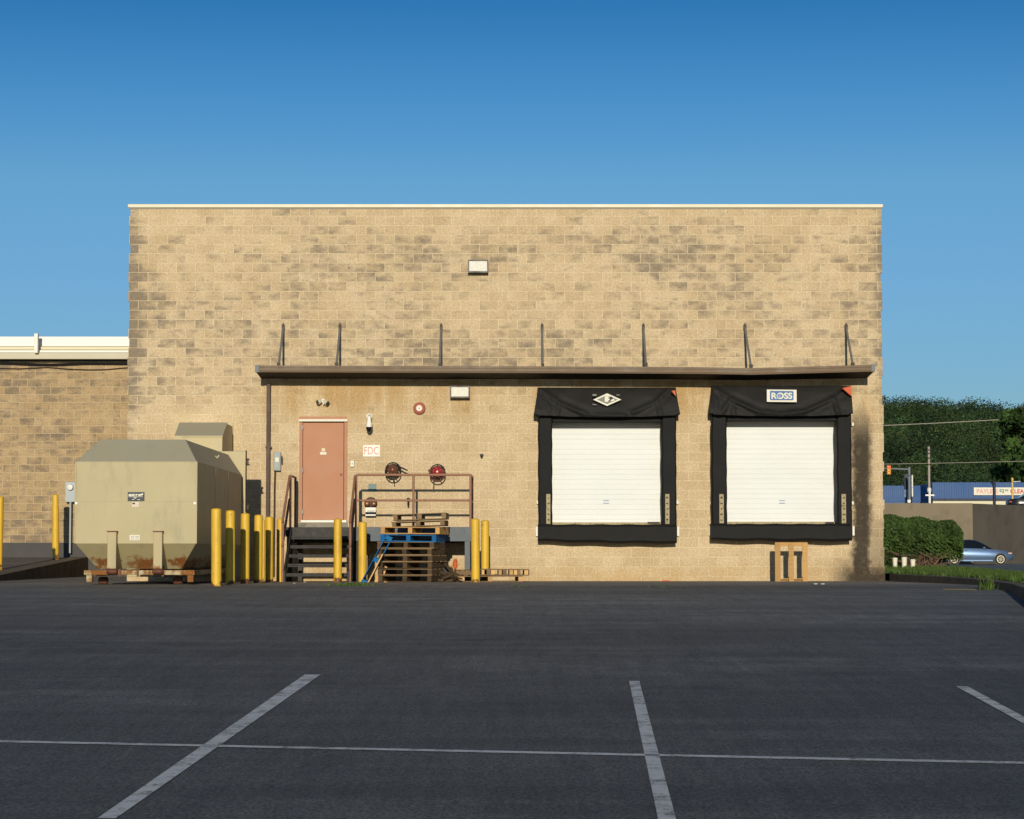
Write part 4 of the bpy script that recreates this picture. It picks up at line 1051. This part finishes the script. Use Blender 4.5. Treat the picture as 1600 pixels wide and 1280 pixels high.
pallet((pc.x + .02, pc.y - .06, z), (0, R(1.0), R(-8)), M['wood_blue'], "blue painted pallet lying near the top of the stack", L=1.13, W=1.02, H=.14); z += .142
pallet((pc.x + .06, pc.y, z + .012), (0, R(.5), R(-9)), M['wood_new'], "fresh orange brown pallet lying right on top of the blue one", L=1.20, W=1.0, H=.14, ms=M['wood_new']); z += .155
pallet((pc.x + .17, pc.y + .05, z + .005), (0, R(-2.0), R(-3)), M['wood_grey'], "thin tilted pallet second from the top of the stack", L=1.06, W=.98, H=.11, nbot=3, ndeck=4); z += .125
pallet((pc.x + .19, pc.y + .06, z + .012), (0, R(-2.2), R(-2)), M['wood_grey'], "uppermost dark pallet crowning the stack, slightly tilted", L=1.06, W=.98, H=.13, nbot=3, ndeck=4)
# blue pallet leaning on the stack, seen on its edge
pa = P(563.5, 912, 46.75); pb = P(604, 837, 46.75); ang = math.atan2(pb.z - pa.z, pb.x - pa.x)
Lp = math.hypot(pb.z - pa.z, pb.x - pa.x); mid = (pa + pb) / 2; nrm = Vector((math.sin(ang), 0, -math.cos(ang)))
o = pallet((mid.x + nrm.x*.14, 46.9, mid.z + nrm.z*.14 + .02), (0, -ang, 0), M['wood_blue'], "blue painted pallet leaning on its edge against the stack", L=Lp, W=.5, H=.14, ndeck=4, nbot=3)
def plank(pts, r, m, label, name="plank"):
    b = MB(); p, q = Vector(pts[0]), Vector(pts[1]); d = (q - p).normalized(); s = d.cross(Vector((0, 1, 0))).normalized() * r[0]; u = Vector((0, r[1], 0))
    b.loft([[p - s - u, p + s - u, p + s + u, p - s + u], [q - s - u, q + s - u, q + s + u, q - s + u]])
    return tag(b.build(name, m, None, smooth=False), label, "plank", "loose boards round the pallet stack")
plank([P(575, 911, 46.4), P(598, 866, 46.5)], (.012, .05), M['wood_light'], "pale thin board leaning beside the blue leaning pallet")
plank([P(590, 911, 46.9), P(600, 884, 46.95)], (.07, .01), M['wood_light'], "short tan board propped against the foot of the stack")
plank([P(600, 909, 46.3), P(606, 911, 46.2)], (.015, .05), M['wood_light'], "little broken wood chip on the asphalt at the stack corner")
# flat pallets on the right
px_ = P(763, 911, 47.6)
pallet((px_.x, 47.75, ground(47.7) + .004), (0, 0, R(4)), M['wood_grey'], "grey flat pallet lying on the asphalt behind the pitted bollard", L=1.32, W=1.0, H=.125, ms=M['wood_light'])
t = pallet((X(787, 895, 47.7), 47.85, ground(47.7) + .134), (0, R(.5), R(2)), M['wood_grey'], "flat pallet showing a row of plank ends, lying on top of the grey one", L=1.0, W=1.0, H=.13, ndeck=6, ms=M['wood_dark'])
for k, xx in enumerate((-.46, -.36, -.27, -.12, -.03, .10, .19, .27, .40)):
    MB().box(xx, -.512, .0195, xx + random.uniform(.05, .085), .3, .111).build("plank_end", M['wood_light'] if k % 3 != 1 else M['wood_grey'], None, smooth=False).parent = t
pallet((X(728, 900, 48.1), 48.0, ground(48) + .134), (0, R(-1), R(80)), M['wood_grey'], "broken flat pallet between the stack and the pitted bollard", L=.7, W=.5, H=.11, ndeck=5)
# debris right of the stack
b = MB(); random.seed(9)
for k in range(14):
    c = P(random.uniform(690, 712), 905, random.uniform(46.9, 47.5)); a0 = random.uniform(0, 3); l = random.uniform(.08, .25); h = random.uniform(0, .16)
    d = Vector((math.cos(a0), math.sin(a0)*.5, random.uniform(-.5, .5))) * l; p = Vector((c.x, c.y, ground(47) + .03 + h + abs(d.z)))
    b.tube([p - d, p + d], random.uniform(.02, .04), 5)
tag(b.build("scrap_heap", M['wood_dark'], smooth=False), "dark heap of broken wood at the right foot of the pallet stack", "scrap")
b = MB(); c = P(711.5, 881, 47.6); n = 10
for i in range(n):
    pass
secs = []
for i in range(9):
    t_ = i / 8; rr = .06 * math.sin(3.14 * min(.97, max(.06, t_)))**.6
    secs.append([(c.x + rr*math.cos(q)*(1 + .2*math.sin(3*q + i)) * .8, 47.6 + rr*math.sin(q)*.8, c.z - .12 + .22*t_ + .02*math.sin(2*q + i)) for q in [2*math.pi*k/14 for k in range(14)]])
b.loft(secs); tag(b.build("orange_bag", M['orange']), "crumpled orange bag lying between the pallet stack and the landing leg", "bag")
b = MB(); b.pbox(701, 884, 708, 895, 47.5, 47.7); b.pbox(697, 896, 712, 902, 47.45, 47.8); tag(b.build("wood_block", M['wood_new'], smooth=False), "orange brown wood blocks lying under the orange bag", "wood block")
b = MB(); b.box(c.x - .3, 47.4, ground(47.5), c.x + .06, 47.95, ground(47.5) + .16); b.box(c.x - .28, 47.42, ground(47.5) + .162, c.x - .05, 47.9, ground(47.5) + .3)
tag(b.build("dark_crate", M['stair'], bevel=.02), "dark crate beneath the wood blocks beside the pallet stack", "crate")
tag(MB().pbox(834*1 + 200.5, 907, 1046.5, 909.5, 49.4, 49.45).build("red_scrap", M['red_deep']), "thin red strip lying at the wall foot below the first dock", "scrap")
# upright pallet under the second dock
YU2 = 48.95; t = thing("upright_pallet", P(1236.5, 911, YU2), "fresh tan pallet standing upright under the second dock seal", "pallet")
for x0, x1 in ((1211, 1219.5), (1232.5, 1240.5), (1254, 1262)): MB().pbox(x0, 848, x1, 911, YU2, YU2 + .02).build("front_board", M['wood_new'], t, bevel=.003)
for y0, y1 in ((847.5, 853.5), (904, 905.6), (909.6, 911.2)): MB().pbox(1211, y0, 1262, y1, YU2 + .021, YU2 + .04).build("cross_board", M['wood_new'], t, bevel=.003)
for x0, x1 in ((1211, 1219.5), (1232.5, 1240.5), (1254, 1262)):
    for y0, y1 in ((848, 858), (901, 910.9)): MB().pbox(x0, y0, x1, y1, YU2 + .041, YU2 + .125).build("spacer_block", M['wood_new'], t, bevel=.003)
for y0, y1 in ((848, 853), (905, 911)): MB().pbox(1211, y0, 1262, y1, YU2 + .126, YU2 + .142).build("rear_board", M['wood_new'], t, bevel=.003)
b = MB(); random.seed(4)
for k in range(6):
    p = G(random.uniform(200, 1370), random.uniform(909.5, 914)); s = random.uniform(.012, .03)
    b.box(p.x - s, p.y - s, p.z, p.x + s*1.3, p.y + s, p.z + s*.5)
tag(b.build("litter", M['whitegrey'], smooth=False), "scattered pale crumbs of litter along the foot of the wall", "litter", kind="stuff")

# ------------------------------------------------------------------ low building on the left
low = thing("low_building", (-15, 61, .4), "lower tan block building on the left with a white roof edge", "building")
YW = 61
MB().box(-45, YW, Z(848, YW), WL + 2, YW + .3, Z(566, YW)).build("front_wall", M['block_low'], None, smooth=False)
o = bpy.data.objects["front_wall.001"]; o.parent = low; o.matrix_parent_inverse = Matrix.Translation((15, -61, -.4))
MB().box(-45, YW - .01, -.2, WL + 2, YW + .28, Z(848, YW) - .003).build("foundation_band", M['band'], low)
def band(n, y0, y1, Yf, m, thick=.25): return MB().box(-45, Yf, Z(y1, Yf), WL + 1.5, Yf + thick, Z(y0, Yf)).build(n, m, low, bevel=.006)
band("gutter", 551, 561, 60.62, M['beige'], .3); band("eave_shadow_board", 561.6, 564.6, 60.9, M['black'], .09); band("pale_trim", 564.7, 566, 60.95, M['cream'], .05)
band("white_trim", 547.2, 550.8, 60.72, M['white']); band("cream_trim", 541.5, 546.6, 60.85, M['cream']); band("roof_panel", 526, 541, 61.0, M['membrane'], .6)
MB().box(-45, 61.65, Z(540, 61), WL + 1.5, 86, Z(528, 61)).build("roof", M['membrane'], low)
MB().pbox(53, 521, 59, 551.5, 60.45, 60.6).build("vent_post", M['white'], low, bevel=.01)
def wire(pts, r, m, label, name="cable", group=None): return tag(MB().tube(pts, r, 6).build(name, m), label, "cable", group)
def pxs(L_, Y): return [P(x, y, Y) for x, y in L_]
wire(pxs([(-500, 566), (-60, 566.5), (10, 567.5), (40, 569), (80, 570), (110, 569), (131, 568), (160, 568), (205, 568.3)], 60.93), .035, M['black'], "thick black cable under the gutter of the low building", group="cables on the low building")
wire(pxs([(-500, 576), (-60, 574), (0, 575.5), (30, 576.3), (75, 574), (110, 577), (140, 578), (165, 577.5), (205, 574)], 60.95), .013, M['brown_dark'], "thin sagging brown wire under the black cable", group="cables on the low building")
c = P(109, 785, 60.8); t = thing("meter_box", c, "pale grey electric meter box on the low building beside the compactor", "meter box")
MB().pbox(101.8, 753, 117.2, 784.5, 60.75, 60.99).build("case", M['steelbox2'], t, bevel=.012)
c = P(109.5, 761.5, 60.7); MB().lathe([(.085, 0), (.085, .05), (.07, .09), (.002, .1)], (c.x, 60.75, c.z), 'y', 24).build("dial", M['whitegrey'], t)
MB().tube([(c.x, 60.78, Z(784, 60.8)), (c.x, 60.78, .6)], .025, 8).build("conduit", M['steelbox2'], t)

# ------------------------------------------------------------------ hedge, buckets, car, retaining wall
YH = 73; hd = thing("hedge", P(1440, 886, YH), "rounded green hedge with bare twigs showing underneath", "hedge")
b = MB(); random.seed(31); hx0, hx1 = X(1340, 850, YH), X(1503, 850, YH)
def htop(px): return 806.5 + max(0, (px - 1400)) * .10 + 2 * math.sin(px * .13)
for k in range(15000):
    px = random.uniform(1340, 1504); top = htop(px) + (14 * max(0, (px - 1484) / 20)**2)
    bot = 884 - 16 * max(0, min(1, (px - 1390) / 12)) * max(0, min(1, (1530 - px) / 30)) * random.uniform(.5, 1.5)
    py = top + (bot - top) * random.random()**1.1; s = (py - top) / (bot - top)
    dY = -1.0 * math.sin(min(1, .25 + s*1.4) * 1.57) * (1 if s < .55 else 1 - (s - .55) * 1.3) + random.uniform(0, .5)
    p = P(px, py, YH + dY); q = .045 * random.uniform(.7, 1.5)
    n_ = Vector((random.gauss(0, .6), -1 + random.gauss(0, .5), .5 + random.gauss(0, .6))).normalized(); u = n_.cross(Vector((random.random(), random.random(), random.random()))).normalized(); v = n_.cross(u)
    b.add([p - u*q, p + v*q*.6, p + u*q, p - v*q*.6], [(0, 1, 2, 3)])
b.build("foliage", M['hedge'], hd, smooth=False)
MB().lathe_e((X(1425, 850, YH), YH + .25, .75), X(1495, 850, YH) - X(1425, 850, YH), .75, .62, 20, 10).build("inner_growth", M['hill'], hd)
b = MB(); zgd = .16
for k in range(60):
    x0 = X(random.choice((1420, 1445, 1460, 1432)) + random.uniform(-8, 8), 885, YH); q = random.uniform(-1.2, 1.2)
    p = Vector((x0, YH - .25 + random.uniform(-.3, .2), zgd)); e1 = p + Vector((q*.35, random.uniform(-.3, .1), random.uniform(.12, .35))); e2 = e1 + Vector((q*.5, random.uniform(-.4, .1), random.uniform(.05, .3)))
    b.tube([p, e1, e2], [.018, .012, .006], 5)
b.build("twigs", M['bark'], hd)
for px, w_, top, lab in ((1398.5, 8, 871.5, "white bucket with a rim, next to the building corner"), (1413, 8.5, 870.5, "tallest white bucket, between the two other buckets"), (1426.5, 8, 874, "shortest white bucket, nearest the hedge twigs")):
    Yb = 69; c = P(px, 886.5, Yb); r = w_ / 2 * Yb / F; h = Z(top, Yb) - .15
    t = thing("bucket", (c.x, Yb, .15), lab, "bucket", "white plastic buckets by the hedge")
    MB().lathe([(r*.82, 0), (r*.95, h*.7), (r, h*.86), (r*.9, h*.88)], (c.x, Yb, .15), 'z', 20).build("pail", M['pot'], t)
    MB().lathe([(r*1.06, h*.87), (r*1.06, h*.93), (r*.8, h), (.002, h)], (c.x, Yb, .15), 'z', 20).build("lid", M['pot'], t)
# blue car
YCAR = 134; gz = -.04; ax = X(1491, 874, YCAR - .9); bx = X(1563.5, 874, YCAR - .9); wb = bx - ax
car = thing("parked_car", ((ax + bx) / 2, YCAR, gz), "metallic blue coupe parked in front of the retaining wall beyond the hedge", "car")
k = wb / 2.7; o0 = Vector((ax, YCAR, gz))
def cs(x, zb, zt, hw, ztk=None):  # body section at x
    return [(o0.x + x*k, YCAR + s*hw*k*f, o0.z + q*k) for s, f, q in ((-1, .90, zb), (-1, 1.0, zb + (zt - zb)*.35), (-1, .985, zb + (zt - zb)*.72), (-1, .90, zt), (1, .90, zt), (1, .985, zb + (zt - zb)*.72), (1, 1.0, zb + (zt - zb)*.35), (1, .90, zb))]
prof = [(-.80, .45, .80, .62), (-.72, .30, .93, .76), (-.5, .24, .99, .84), (0, .20, 1.0, .87), (.6, .18, .97, .88), (1.3, .18, .94, .88), (2.0, .18, .91, .88), (2.5, .20, .87, .87), (3.0, .22, .80, .84), (3.35, .25, .71, .76), (3.5, .32, .60, .62)]
MB().loft([cs(*q) for q in prof]).build("body", M['car'], car, angle=60)
gl = [(-.45, .99, .99, .72, .72), (-.1, .97, 1.25, .80, .62), (.45, .96, 1.40, .80, .60), (.95, .95, 1.43, .80, .60), (1.35, .94, 1.38, .80, .60), (1.8, .92, 1.18, .80, .64), (2.3, .89, .90, .76, .74)]
MB().loft([[(o0.x + x*k, YCAR - h0*k, o0.z + zb*k), (o0.x + x*k, YCAR - h1*k, o0.z + zt*k), (o0.x + x*k, YCAR + h1*k, o0.z + zt*k), (o0.x + x*k, YCAR + h0*k, o0.z + zb*k)] for x, zb, zt, h0, h1 in gl]).build("windows", M['car_glass'], car, angle=30)
MB().loft([[(o0.x + x*k, YCAR - h1*k*.97, o0.z + (zt + .005)*k), (o0.x + x*k, YCAR - h1*k*.9, o0.z + (zt + .035)*k), (o0.x + x*k, YCAR + h1*k*.9, o0.z + (zt + .035)*k), (o0.x + x*k, YCAR + h1*k*.97, o0.z + (zt + .005)*k)] for x, zb, zt, h0, h1 in gl[1:6]]).build("roof", M['car'], car, angle=60)
b = MB(); b.tube([(o0.x + .72*k, YCAR - .80*k, o0.z + .95*k), (o0.x + .62*k, YCAR - .62*k, o0.z + 1.41*k)], .03, 6); b.build("window_pillar", M['car_dark'], car)
for xw in (0, 2.7):
    c = Vector((o0.x + xw*k, YCAR - .80*k, o0.z + .31*k))
    MB().lathe([(.37*k, .08), (.37*k, .095), (.0, .096)], c, 'y', 24).build("wheel_arch", M['car_dark'], car)
    w_ = MB().lathe([(.2*k, .10), (.30*k, .125), (.31*k, .10), (.31*k, -.1), (.2*k, -.1)], c, 'y', 28).build("wheel", M['tyre'], car)
    b = MB(); b.ring(c + Vector((0, -.125, 0)), .205*k, .02, 24, 6)
    for j in range(7):
        q = 2*math.pi*j/7; b.tube([c + Vector((0, -.13, 0)), c + Vector((math.cos(q)*.2*k, -.13, math.sin(q)*.2*k))], [.035, .03], 6)
    b.lathe([(.05, .12), (.05, .15), (.002, .155)], c, 'y', 12); b.build("rim", M['alloy'], w_)
MB().box(o0.x + 3.18*k, YCAR - .79*k, o0.z + .62*k, o0.x + 3.40*k, YCAR - .60*k, o0.z + .70*k).build("headlight", M['head'], car, bevel=.02)
MB().box(o0.x - .76*k, YCAR - .80*k, o0.z + .70*k, o0.x - .55*k, YCAR - .6*k, o0.z + .86*k).build("tail_light", M['tail'], car, bevel=.02)
MB().ball((o0.x + 1.75*k, YCAR - .92*k, o0.z + .98*k), .1*k, .08*k, .06*k, 12, 8).build("wing_mirror", M['car'], car)
MB().box(o0.x + .62*k, YCAR - .90*k, o0.z + .80*k, o0.x + .78*k, YCAR - .86*k, o0.z + .83*k).build("door_handle", M['car_dark'], car)
b = MB(); b.box(o0.x + .38*k, YCAR - .895*k, o0.z + .205*k, o0.x + 2.25*k, YCAR - .86*k, o0.z + .27*k); b.build("side_sill", M['car'], car)
# retaining wall
rw = thing("retaining_wall", (X(1520, 880, 139), 139, -.1), "stained concrete retaining wall, pale on the left and coloured darker for shade on the right", "wall")
xk = X(1520, 830, 139); zt_w = Z(786.3, 139)
def wallseg(p0, p1, z0t, z1t, th):
    b = MB(); d = Vector((p1[0]-p0[0], p1[1]-p0[1], 0)).normalized(); nr = Vector((-d.y, d.x, 0)) * th
    a0, a1 = Vector((*p0, 0)), Vector((*p1, 0))
    b.loft([[a0 + Vector((0, 0, -.3)), a0 + Vector((0, 0, z0t)), a0 + nr + Vector((0, 0, z0t)), a0 + nr + Vector((0, 0, -.3))], [a1 + Vector((0, 0, -.3)), a1 + Vector((0, 0, z1t)), a1 + nr + Vector((0, 0, z1t)), a1 + nr + Vector((0, 0, -.3))]])
    return b
wallseg((10, 139), (xk, 139), zt_w, zt_w, .5).build("wall_panel", M['retain'], rw)
wallseg((xk + .02, 139.02), (xk + 22, 166), zt_w - .02, zt_w - .1, .5).build("wall_panel", M['retain_shaded'], rw)["label"] = "angled wall panel on the right, coloured darker for shade"
b = MB(); b.v += [(xk - .4, 139.4, zt_w - .15), (xk + 21.5, 166.4, zt_w - .15), (xk + 60, 180, zt_w - .15), (xk + 60, 300, zt_w - .15), (10, 300, zt_w - .15), (10, 139.5, zt_w - .15)]; b.f.append((0, 1, 2, 3, 4, 5)); tag(b.build("upper_road", M['road']), kind="structure")

# ------------------------------------------------------------------ far street
YBB = 205
bb = thing("blue_building", (X(1500, 770, YBB), YBB, 3.4), "long low building with blue metal cladding above the retaining wall", "building")
b = MB(); n = 90; xa, xb = X(1457, 770, YBB), X(1720, 770, YBB); zt_, zb_ = Z(753.8, YBB), Z(779, YBB)
def ribs(b, xa, xb, zb_, zt_, Y, n):
    for i in range(n):
        q0 = xa + (xb - xa)*i/n; q1 = xa + (xb - xa)*(i + 1)/n; m = q0 + (q1 - q0)*.75
        b.quad((q0, Y, zb_), (m, Y, zb_), (m, Y, zt_), (q0, Y, zt_)); b.quad((m, Y + .07, zb_), (q1, Y + .07, zb_), (q1, Y + .07, zt_), (m, Y + .07, zt_)); b.quad((m, Y, zb_), (m, Y + .07, zb_), (m, Y + .07, zt_), (m, Y, zt_)); b.quad((q1, Y + .07, zb_), (q1, Y, zb_), (q1, Y, zt_), (q1, Y + .07, zt_))
ribs(b, xa, xb, zb_, zt_, YBB, 70); b.build("blue_fascia", M['blue_wall'], bb, smooth=False)
b = MB(); ribs(b, X(1300, 770, YBB + 6), X(1458, 770, YBB + 6), Z(784, YBB + 6), Z(759, YBB + 6), YBB + 6, 50); b.build("blue_fascia", M['blue_wall'], bb, smooth=False)
MB().box(xa, YBB + .08, 3.4, xb, YBB + 14, zt_ - .05).build("rear_block", M['blue_wall'], bb)
MB().box(X(1300, 770, YBB + 6), YBB + 6.1, 3.4, xa - .02, YBB + 13, Z(760, YBB + 6)).build("rear_block", M['blue_wall'], bb)
MB().box(xa, YBB - .1, Z(783, YBB), xb, YBB + .05, Z(779.3, YBB)).build("dark_eave", M['navy'], bb)
MB().box(xa, YBB - .15, 3.4, xb, YBB + .05, Z(783.2, YBB)).build("cream_wall", M['cream'], bb)
c = P(1571, 767.8, YBB - .2); t = thing("banner", c, "long white banner with red and green lettering on the blue building", "banner")
MB().pbox(1521.5, 761.8, 1628, 773.8, YBB - .2, YBB - .12).build("cloth", M['sign_white'], t)
def btext(s, x0, x1, y0, y1, m): c = P((x0+x1)/2, (y0+y1)/2, YBB - .2); text("lettering", s, (c.x, YBB - .215, c.z), (x1-x0)*YBB/F, (y1-y0)*YBB/F, m, t, bold=.025)
btext("PAYLESS", 1526, 1559.5, 764.3, 771.2, M['ink_red']); btext("$2", 1561.5, 1569, 764.3, 771, M['green_ink']); btext("99", 1570, 1575.5, 764.8, 768, M['green_ink']); btext("CLEANERS", 1578.5, 1621, 764.3, 771.2, M['red_deep'])
def post(name, px, y0, y1, Y, r, m, label, cat, zb=3.4):
    x = X(px, 770, Y); t = thing(name, (x, Y, zb), label, cat); MB().tube([(x, Y, zb), (x, Y, Z(y0, Y))], r, 10).build("pole", m, t); return t, x
t, x = post("traffic_signal", 1421, 730, 785, 172, .10, M['galv'], "grey mast arm with an orange traffic signal showing red", "traffic light")
za = Z(733.5, 172); MB().tube([(x, 172, za), (X(1375, 733, 172), 172, za + .08)], [.07, .05], 8).build("mast_arm", M['galv'], t)
hs = MB().pbox(1386, 727.5, 1392, 741.8, 171.6, 171.95).build("signal_housing", M['signal'], t, bevel=.03)
for i, py in enumerate((730, 734.6, 739.2)):
    c = P(1389, py, 171.6); MB().lathe([(.1, 0), (.1, .03), (.002, .04)], (c.x, 171.6, c.z), 'y', 14).build("lamp", M['lit_red'] if i == 0 else M['signal'], hs)
    b = MB(); b.lathe([(.115, 0), (.115, .12), (.105, .12), (.105, 0)], (c.x, 171.6, c.z), 'y', 14); b.build("visor", M['signal'], hs)
MB().pbox(1418.3, 781, 1423, 785.5, 171.8, 172.2).build("base_box", M['whitegrey'], t)
c = P(1424.5, 777, 176); t = thing("white_sign_board", c, "tall narrow white board standing right of the signal pole", "sign")
MB().pbox(1422.3, 742.5, 1426.5, 776, 176, 176.3).build("board", M['white'], t); MB().box(c.x - .08, 176.1, 3.4, c.x + .08, 176.25, Z(776, 176)).build("post", M['navy'], t)
c = P(1416.5, 777, 178); t = thing("dark_sign_board", c, "dark sign board with a pale lower panel left of the signal pole", "sign")
MB().pbox(1413.5, 741, 1420, 777, 178, 178.3).build("board", M['navy'], t); MB().pbox(1413.2, 765, 1420, 777, 177.95, 177.99).build("lower_panel", M['blue_pale'], t); MB().box(c.x - .1, 178.1, 3.4, c.x + .1, 178.25, Z(777, 178)).build("post", M['navy'], t)
t, x = post("utility_pole", 1452, 698, 785, 168, .085, M['pole_wood'], "tall grey timber utility pole with pale bands and a white cross board", "utility pole")
for py in (703, 708.5, 716, 726): MB().pbox(1450.3, py - 1, 1453.7, py + 1, 167.88, 168.12).build("pole_band", M['iron'], t)
MB().lathe([(.13, 0), (.15, .06), (.15, .26), (.1, .32)], (x, 168, Z(769, 168)), 'z', 16).build("meter_can", M['whitegrey'], t)
MB().pbox(1446, 772.7, 1460, 775, 167.8, 167.86).build("cross_board", M['white'], t)
MB().tube([(x, 167.85, 3.4), (x, 167.85, Z(768, 168))], .09, 8).build("white_guard", M['white'], t)
t, x = post("yellow_post", 1582, 747, 785, 175, .075, M['yellow_pole'], "yellow post in front of the white banner with a small lamp arm", "post")
MB().tube([(x, 175, Z(753, 175)), (X(1594, 752, 175), 175, Z(752.5, 175))], .04, 8).build("lamp_arm", M['whitegrey'], t)
MB().ball((x, 175, Z(749, 175)), .10, .10, .13, 12, 8).build("cap", M['yellow_pole'], t)
t, x = post("dark_post", 1553.5, 752, 787, 172, .11, M['navy'], "dark post crossing the white banner between its letters", "post")
MB().tube([(x, 172, Z(760, 172)), (x - .2, 172, Z(753, 172))], .08, 8).build("post_head", M['navy'], t)
# dark car up on the road
yc = 165; z_r = zt_w - .15; xc = X(1574, 785, yc); t = thing("dark_car", (xc + 2, yc, z_r), "black car on the upper road behind the retaining wall", "car")
pr_ = [(0, .5, .9, .6), (.2, .3, 1.0, .8), (.8, .25, 1.05, .88), (2.5, .25, 1.05, .9), (3.8, .3, 1.02, .85), (4.4, .5, .9, .65)]
zf = Z(780, yc) - z_r - 1.0
o0 = Vector((xc, yc, z_r + zf)); k = 1
YCAR = yc
MB().loft([cs(*q) for q in pr_]).build("body", M['car_dark'], t, angle=60)
MB().loft([[(xc + x, yc - h0, o0.z + zb), (xc + x, yc - h1, o0.z + q), (xc + x, yc + h1, o0.z + q), (xc + x, yc + h0, o0.z + zb)] for x, zb, q, h0, h1 in ((.7, 1.04, 1.05, .8, .7), (1.3, 1.04, 1.4, .8, .6), (2.6, 1.04, 1.45, .8, .6), (3.6, 1.0, 1.05, .8, .7))]).build("windows", M['car_glass'], t)
for xw in (.8, 3.5): MB().lathe([(.2, .10), (.32, .12), (.33, .10), (.33, -.1), (.2, -.1)], (xc + xw, yc - .8, z_r + .33), 'y', 20).build("wheel", M['tyre'], t)
MB().box(xc - .02, yc - .85, o0.z + .75, xc + .15, yc - .6, o0.z + .85).build("tail_light", M['tail'], t)
# wires across the valley
def sagwire(x0, y0, x1, y1, Y, r, m, label, sag=1.5):
    pts = []
    for i in range(25):
        s = i / 24; pts.append(P(x0 + (x1 - x0)*s, y0 + (y1 - y0)*s + sag*4*s*(1 - s), Y))
    return wire(pts, r, m, label, "overhead_wire", "overhead wires before the hill")
sagwire(1200, 671, 1560, 656, 190, .032, M['pole_wood'], "upper overhead wire crossing in front of the wooded hill")
sagwire(1200, 727, 1660, 719, 168.2, .018, M['pole_wood'], "lower overhead wire meeting the timber pole")
